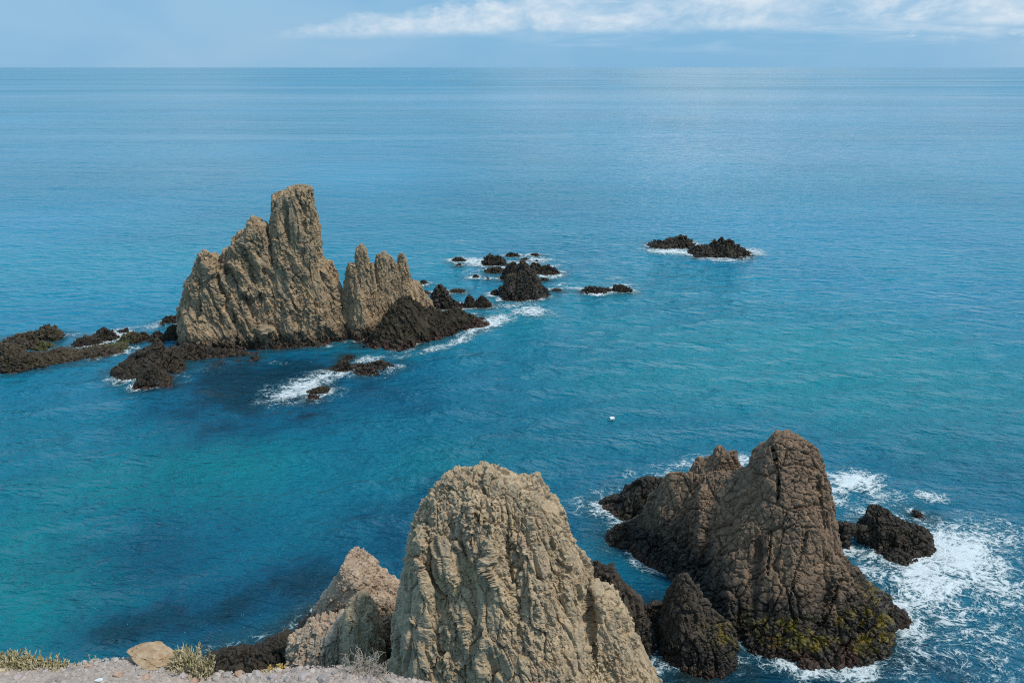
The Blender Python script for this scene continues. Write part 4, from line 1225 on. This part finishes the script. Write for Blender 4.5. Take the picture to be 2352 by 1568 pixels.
SH0 = [stone_shape(1, s) for s in range(8)]
SH1 = [stone_shape(2, s) for s in range(10)]
SP, SF, nv = [], [], 0
r = np.random.RandomState(5)
for i in range(15000):
    x = r.uniform(-2.9, .75); y = YE + .012 - .7 * r.uniform(0, 1.0) ** 1.3
    s = .0032 + .0080 * r.rand() ** 3.5
    if r.rand() < .06:
        s *= 1.8
    V, Fc = SH0[r.randint(8)]
    a = r.uniform(0, 6.3); c, sn = math.cos(a), math.sin(a)
    sc = s * np.array([r.uniform(.8, 1.3), r.uniform(.8, 1.3), r.uniform(.4, .7)])
    W = V * sc
    W = np.stack([W[:, 0] * c - W[:, 1] * sn, W[:, 0] * sn + W[:, 1] * c, W[:, 2]], 1)
    SP.append((W, x, y, s)); SF.append(Fc + nv); nv += len(V)
xs_ = np.array([q[1] for q in SP]); ys_ = np.array([q[2] for q in SP])
zs_ = ground_z(xs_, ys_)
SV = np.vstack([W + np.array([x, y, z + s * .1]) for (W, x, y, s), z in zip(SP, zs_)])
M_STONE = simple_mat('grey_pink_gravel', (.27, .222, .197), (.50, .425, .385), 30, .92, island=True)
gr = link('gravel', SV, np.vstack(SF), M_STONE, smooth=False)
tag(gr, 'loose grey and pinkish gravel covering the cliff edge', 'gravel', kind='stuff')
# larger loose stones, one by one
M_ST = [simple_mat('stone_' + n, a, b, 25, .92) for n, a, b in (('grey', (.26, .23, .215), (.38, .34, .315)), ('rusty', (.36, .22, .15), (.48, .34, .26)), ('tan', (.44, .34, .22), (.56, .47, .35)), ('lilac', (.32, .275, .265), (.44, .385, .37)))]
big = [(10, 1536, 26, 2), (270, 1550, 24, 1), (335, 1556, 20, 1), (495, 1560, 24, 0), (640, 1537, 20, 2), (410, 1515, 20, 1), (548, 1549, 24, 1), (592, 1550, 30, 0), (575, 1562, 22, 3), (700, 1556, 34, 3), (745, 1562, 38, 0), (800, 1556, 24, 0), (850, 1560, 34, 3), (800, 1540, 22, 3), (680, 1540, 22, 0),
       (455, 1530, 22, 3), (475, 1538, 20, 0), (370, 1540, 22, 0), (318, 1535, 16, 3), (160, 1538, 22, 0), (205, 1530, 18, 1), (105, 1540, 20, 3), (240, 1560, 22, 0), (420, 1552, 26, 3), (520, 1552, 26, 0), (625, 1556, 28, 3), (660, 1561, 26, 0), (890, 1563, 24, 0), (770, 1545, 20, 0), (40, 1555, 20, 3), (140, 1558, 22, 0), (445, 1563, 24, 1)]
WORDS = ['grey', 'rusty brown', 'tan', 'pale lilac-grey']
ORD = ['first', 'second', 'third', 'fourth', 'fifth', 'sixth', 'seventh', 'eighth', 'ninth', 'tenth', 'eleventh', 'twelfth', 'thirteenth', 'fourteenth', 'fifteenth']
big.sort()
count = [0] * 4
for i, (u, v, wpx, mi) in enumerate(big):
    # where the sight line meets the ground
    y = YE
    for _ in range(30):
        p = on_y(u, v, y)
        gz = float(ground_z(np.array([p[0]]), np.array([y]))[0])
        y += np.clip((p[2] - gz) * .6, -.2, .2)
        y = min(y, YE)
    p = on_y(u, v, y)
    s = .8 * wpx / FPX * np.linalg.norm(p - [0, 0, CAM_H]) * .5
    V, Fc = SH1[i % 10]
    o = link('loose_stone', V * np.array([1.05, .9, .6]) * s, Fc, M_ST[mi], smooth=False)
    o.location = (p[0], y, gz + s * .15)
    o.rotation_euler = (0, 0, i * 1.3)
    tag(o, f'{ORD[count[mi]]} larger {WORDS[mi]} stone from the left in the cliff edge gravel', 'stone', WORDS[mi] + ' loose stones in the gravel')
    count[mi] += 1
# flat white scrap
p = on_y(225, 1555, 2.62); gz = float(ground_z(np.array([p[0]]), np.array([2.62]))[0])
V, Fc = SH1[3]
o = link('pale_pebble', V * np.array([.020, .010, .007]), Fc, simple_mat('white_quartz', (.75, .78, .82), (.68, .72, .76), 30, .6), smooth=False)
o.location = (p[0], 2.62, gz + .008); tag(o, 'small bluish white pebble lying in the gravel', 'pebble')

# tan boulder on the edge
bl = on_y(345, 1512, YE - .02)
V, Fc = ico(4)
rs = np.random.RandomState(9)
for _ in range(16):
    n_ = rs.normal(size=3); n_ /= np.linalg.norm(n_)
    V = V - np.maximum(V @ n_ - rs.uniform(.5, .82), 0)[:, None] * n_
lay_i = np.floor((V[:, 2] + .25 * V[:, 0]) * 7).astype(int)
V[:, :2] *= (1 + .10 * np.sin(lay_i * 2.4) + .03 * np.cos(lay_i * 5.1))[:, None]
V = V * np.array([.125, .08, .036])
F1, F2, ID = worley(V / np.array([.06, .05, .016]) + 7)
nl = V / np.linalg.norm(V, axis=1, keepdims=True)
V = V + nl * (.015 * (ID - .5) - .007 * np.exp(-(F2 - F1) / .05) + .0022 * fbm(V / .02, 3))[:, None]
V[:, 2] *= np.where(V[:, 0] > 0, 1 - .5 * np.clip(V[:, 0] / .088, 0, 1), 1)
bo = link('boulder', V, Fc, simple_mat('tan_stone', (.36, .24, .14), (.50, .37, .25), 30, .92, bump=.8), smooth=False)
bo.location = (bl[0], YE, bl[2] - .005); bo.rotation_euler = (0, .10, .1)
tag(bo, 'tan layered boulder on the cliff edge between two shrubs', 'boulder')


# ------------------------------------------------------------------ shrubs
class Twigs:
    def __init__(self):
        self.P, self.F, self.n, self.h = [], [], 0, []

    def tube(self, pts, r0, r1, seg=4):
        pts = np.array(pts); k = len(pts)
        for i in range(k):
            t = pts[min(i + 1, k - 1)] - pts[max(i - 1, 0)]
            t = t / (np.linalg.norm(t) + 1e-9)
            a = np.cross(t, [.3, .9, .2]); a /= np.linalg.norm(a) + 1e-9
            b = np.cross(t, a)
            rr = r0 + (r1 - r0) * i / (k - 1)
            for s in range(seg):
                an = 2 * math.pi * s / seg
                self.P.append(pts[i] + rr * (a * math.cos(an) + b * math.sin(an)))
            if i:
                for s in range(seg):
                    q0 = self.n + (i - 1) * seg + s; q1 = self.n + (i - 1) * seg + (s + 1) % seg
                    self.F.append((q0, q1, q1 + seg, q0 + seg))
        self.n += k * seg


def path(p, d, L, wob, n=5, up=0.0, rr=None):
    pts = [np.array(p, float)]; d = np.array(d, float); d /= np.linalg.norm(d)
    for i in range(n):
        d = d + wob * rr.normal(size=3) + np.array([0, 0, up])
        d /= np.linalg.norm(d)
        pts.append(pts[-1] + d * L / n)
    return pts


M_WOOD = simple_mat('dry_twig', (.30, .25, .20), (.46, .41, .36), 40, .9)
M_TIP = simple_mat('straw_green_stem', (.32, .28, .13), (.62, .54, .36), 26, .8)
M_YEL = simple_mat('yellow_dry_plant', (.42, .27, .06), (.52, .38, .14), 40, .85)


def shrub(name, label, u0, u1, v, hgt, n, seed, mats, style, group=None, yoff=0.0):
    rr = np.random.RandomState(seed)
    a = on_y(u0, v, YE - yoff); b = on_y(u1, v, YE - yoff)
    root = empty(name, ((a[0] + b[0]) / 2, YE - yoff, edge_z((a[0] + b[0]) / 2)))
    org = np.array(root.location)
    W, L = Twigs(), Twigs()
    wid = b[0] - a[0]
    for i in range(n):
        t = rr.rand()
        x = a[0] + wid * t
        y = YE - yoff + rr.uniform(-.05, .03)
        z = float(edge_z(x)) - .012
        p = np.array([x, y, z]) - org
        env = hgt * (.45 + .55 * rr.rand()) * (.5 + .5 * math.sin(math.pi * min(max(t, .08), .92)))
        if style == 'tuft':
            pt = path(p, (rr.normal() * .25, rr.normal() * .25, 1), env, .10, 4, .03, rr)
            W.tube(pt[:3], .0022, .0018)
            L.tube(pt[1:], .0026, .0016)
            for _ in range(rr.randint(1, 4)):
                j = rr.randint(1, len(pt) - 1)
                L.tube(path(pt[j], (rr.normal() * .5, rr.normal() * .5, .9), env * rr.uniform(.25, .5), .1, 3, .05, rr), .003, .0018)
        elif style == 'bush':
            pt = path(p, ((t - .5) * 1.1 + rr.normal() * .3, rr.normal() * .4, .8), env, .16, 5, .06, rr)
            W.tube(pt, .003, .0016)
            for j in range(1, len(pt)):
                for _ in range(2):
                    L.tube(path(pt[j], (rr.normal() * .5, rr.normal() * .5, .9), env * rr.uniform(.18, .38), .12, 3, .08, rr), .0026, .0016)
        elif style == 'twigs':
            pt = path(p, ((t - .35) * 1.5 + rr.normal() * .5, rr.normal() * .5, .55), env * 1.3, .34, 6, -.03, rr)
            W.tube(pt, .0022, .0008)
            for j in range(2, len(pt)):
                L.tube(path(pt[j], rr.normal(size=3) + np.array([0, 0, .4]), env * .4, .3, 4, 0, rr), .0012, .0006)
        else:
            pt = path(p, (rr.normal() * .6, rr.normal() * .4, .7), env, .35, 4, 0, rr)
            W.tube(pt, .0018, .001)
            for j in range(1, len(pt)):
                for _ in range(4):
                    L.tube(path(pt[j], rr.normal(size=3), .012, .4, 2, 0, rr), .004, .0018)
    link('stem', np.array(W.P), np.array(W.F), mats[0], root)['kind'] = 'stuff'
    link('shoot', np.array(L.P), np.array(L.F), mats[1], root)['kind'] = 'stuff'
    tag(root, label, 'shrub', group)
    return root


shrub('saltbush_shrub', 'spreading straw-green shrub tuft at the far left end of the cliff edge', -40, 95, 1520, .075, 420, 1, (M_WOOD, M_TIP), 'tuft')
shrub('saltbush_shrub', 'shorter straw-green tuft right of the far left shrub', 90, 155, 1527, .055, 170, 2, (M_WOOD, M_TIP), 'tuft')
shrub('saltbush_shrub', 'rounded straw-green bush hanging over the cliff edge right of the boulder', 400, 482, 1528, .098, 260, 3, (M_WOOD, M_TIP), 'bush')
shrub('sprig', 'single small sprig left of the tan boulder', 196, 214, 1519, .06, 9, 4, (M_WOOD, M_TIP), 'tuft')
shrub('sprig', 'tiny upright twig between the left tuft and the small sprig', 172, 180, 1524, .035, 4, 5, (M_WOOD, M_TIP), 'tuft')
shrub('grass_tuft', 'small green grass tuft in front of the tan boulder', 322, 345, 1513, .045, 26, 6, (M_WOOD, M_TIP), 'tuft', yoff=.10)
shrub('dry_shrub', 'tangled bare grey twig shrub in front of the big pale rock', 795, 875, 1532, .085, 120, 7, (M_WOOD, M_WOOD), 'twigs')
shrub('dry_plant', 'small yellow dried plant at the edge above the low black rock', 604, 644, 1542, .042, 26, 8, (M_YEL, M_YEL), 'crisp')
print('done', round(time.time() - T0, 1), sum(len(o.data.polygons) for o in bpy.data.objects if o.type == 'MESH'))
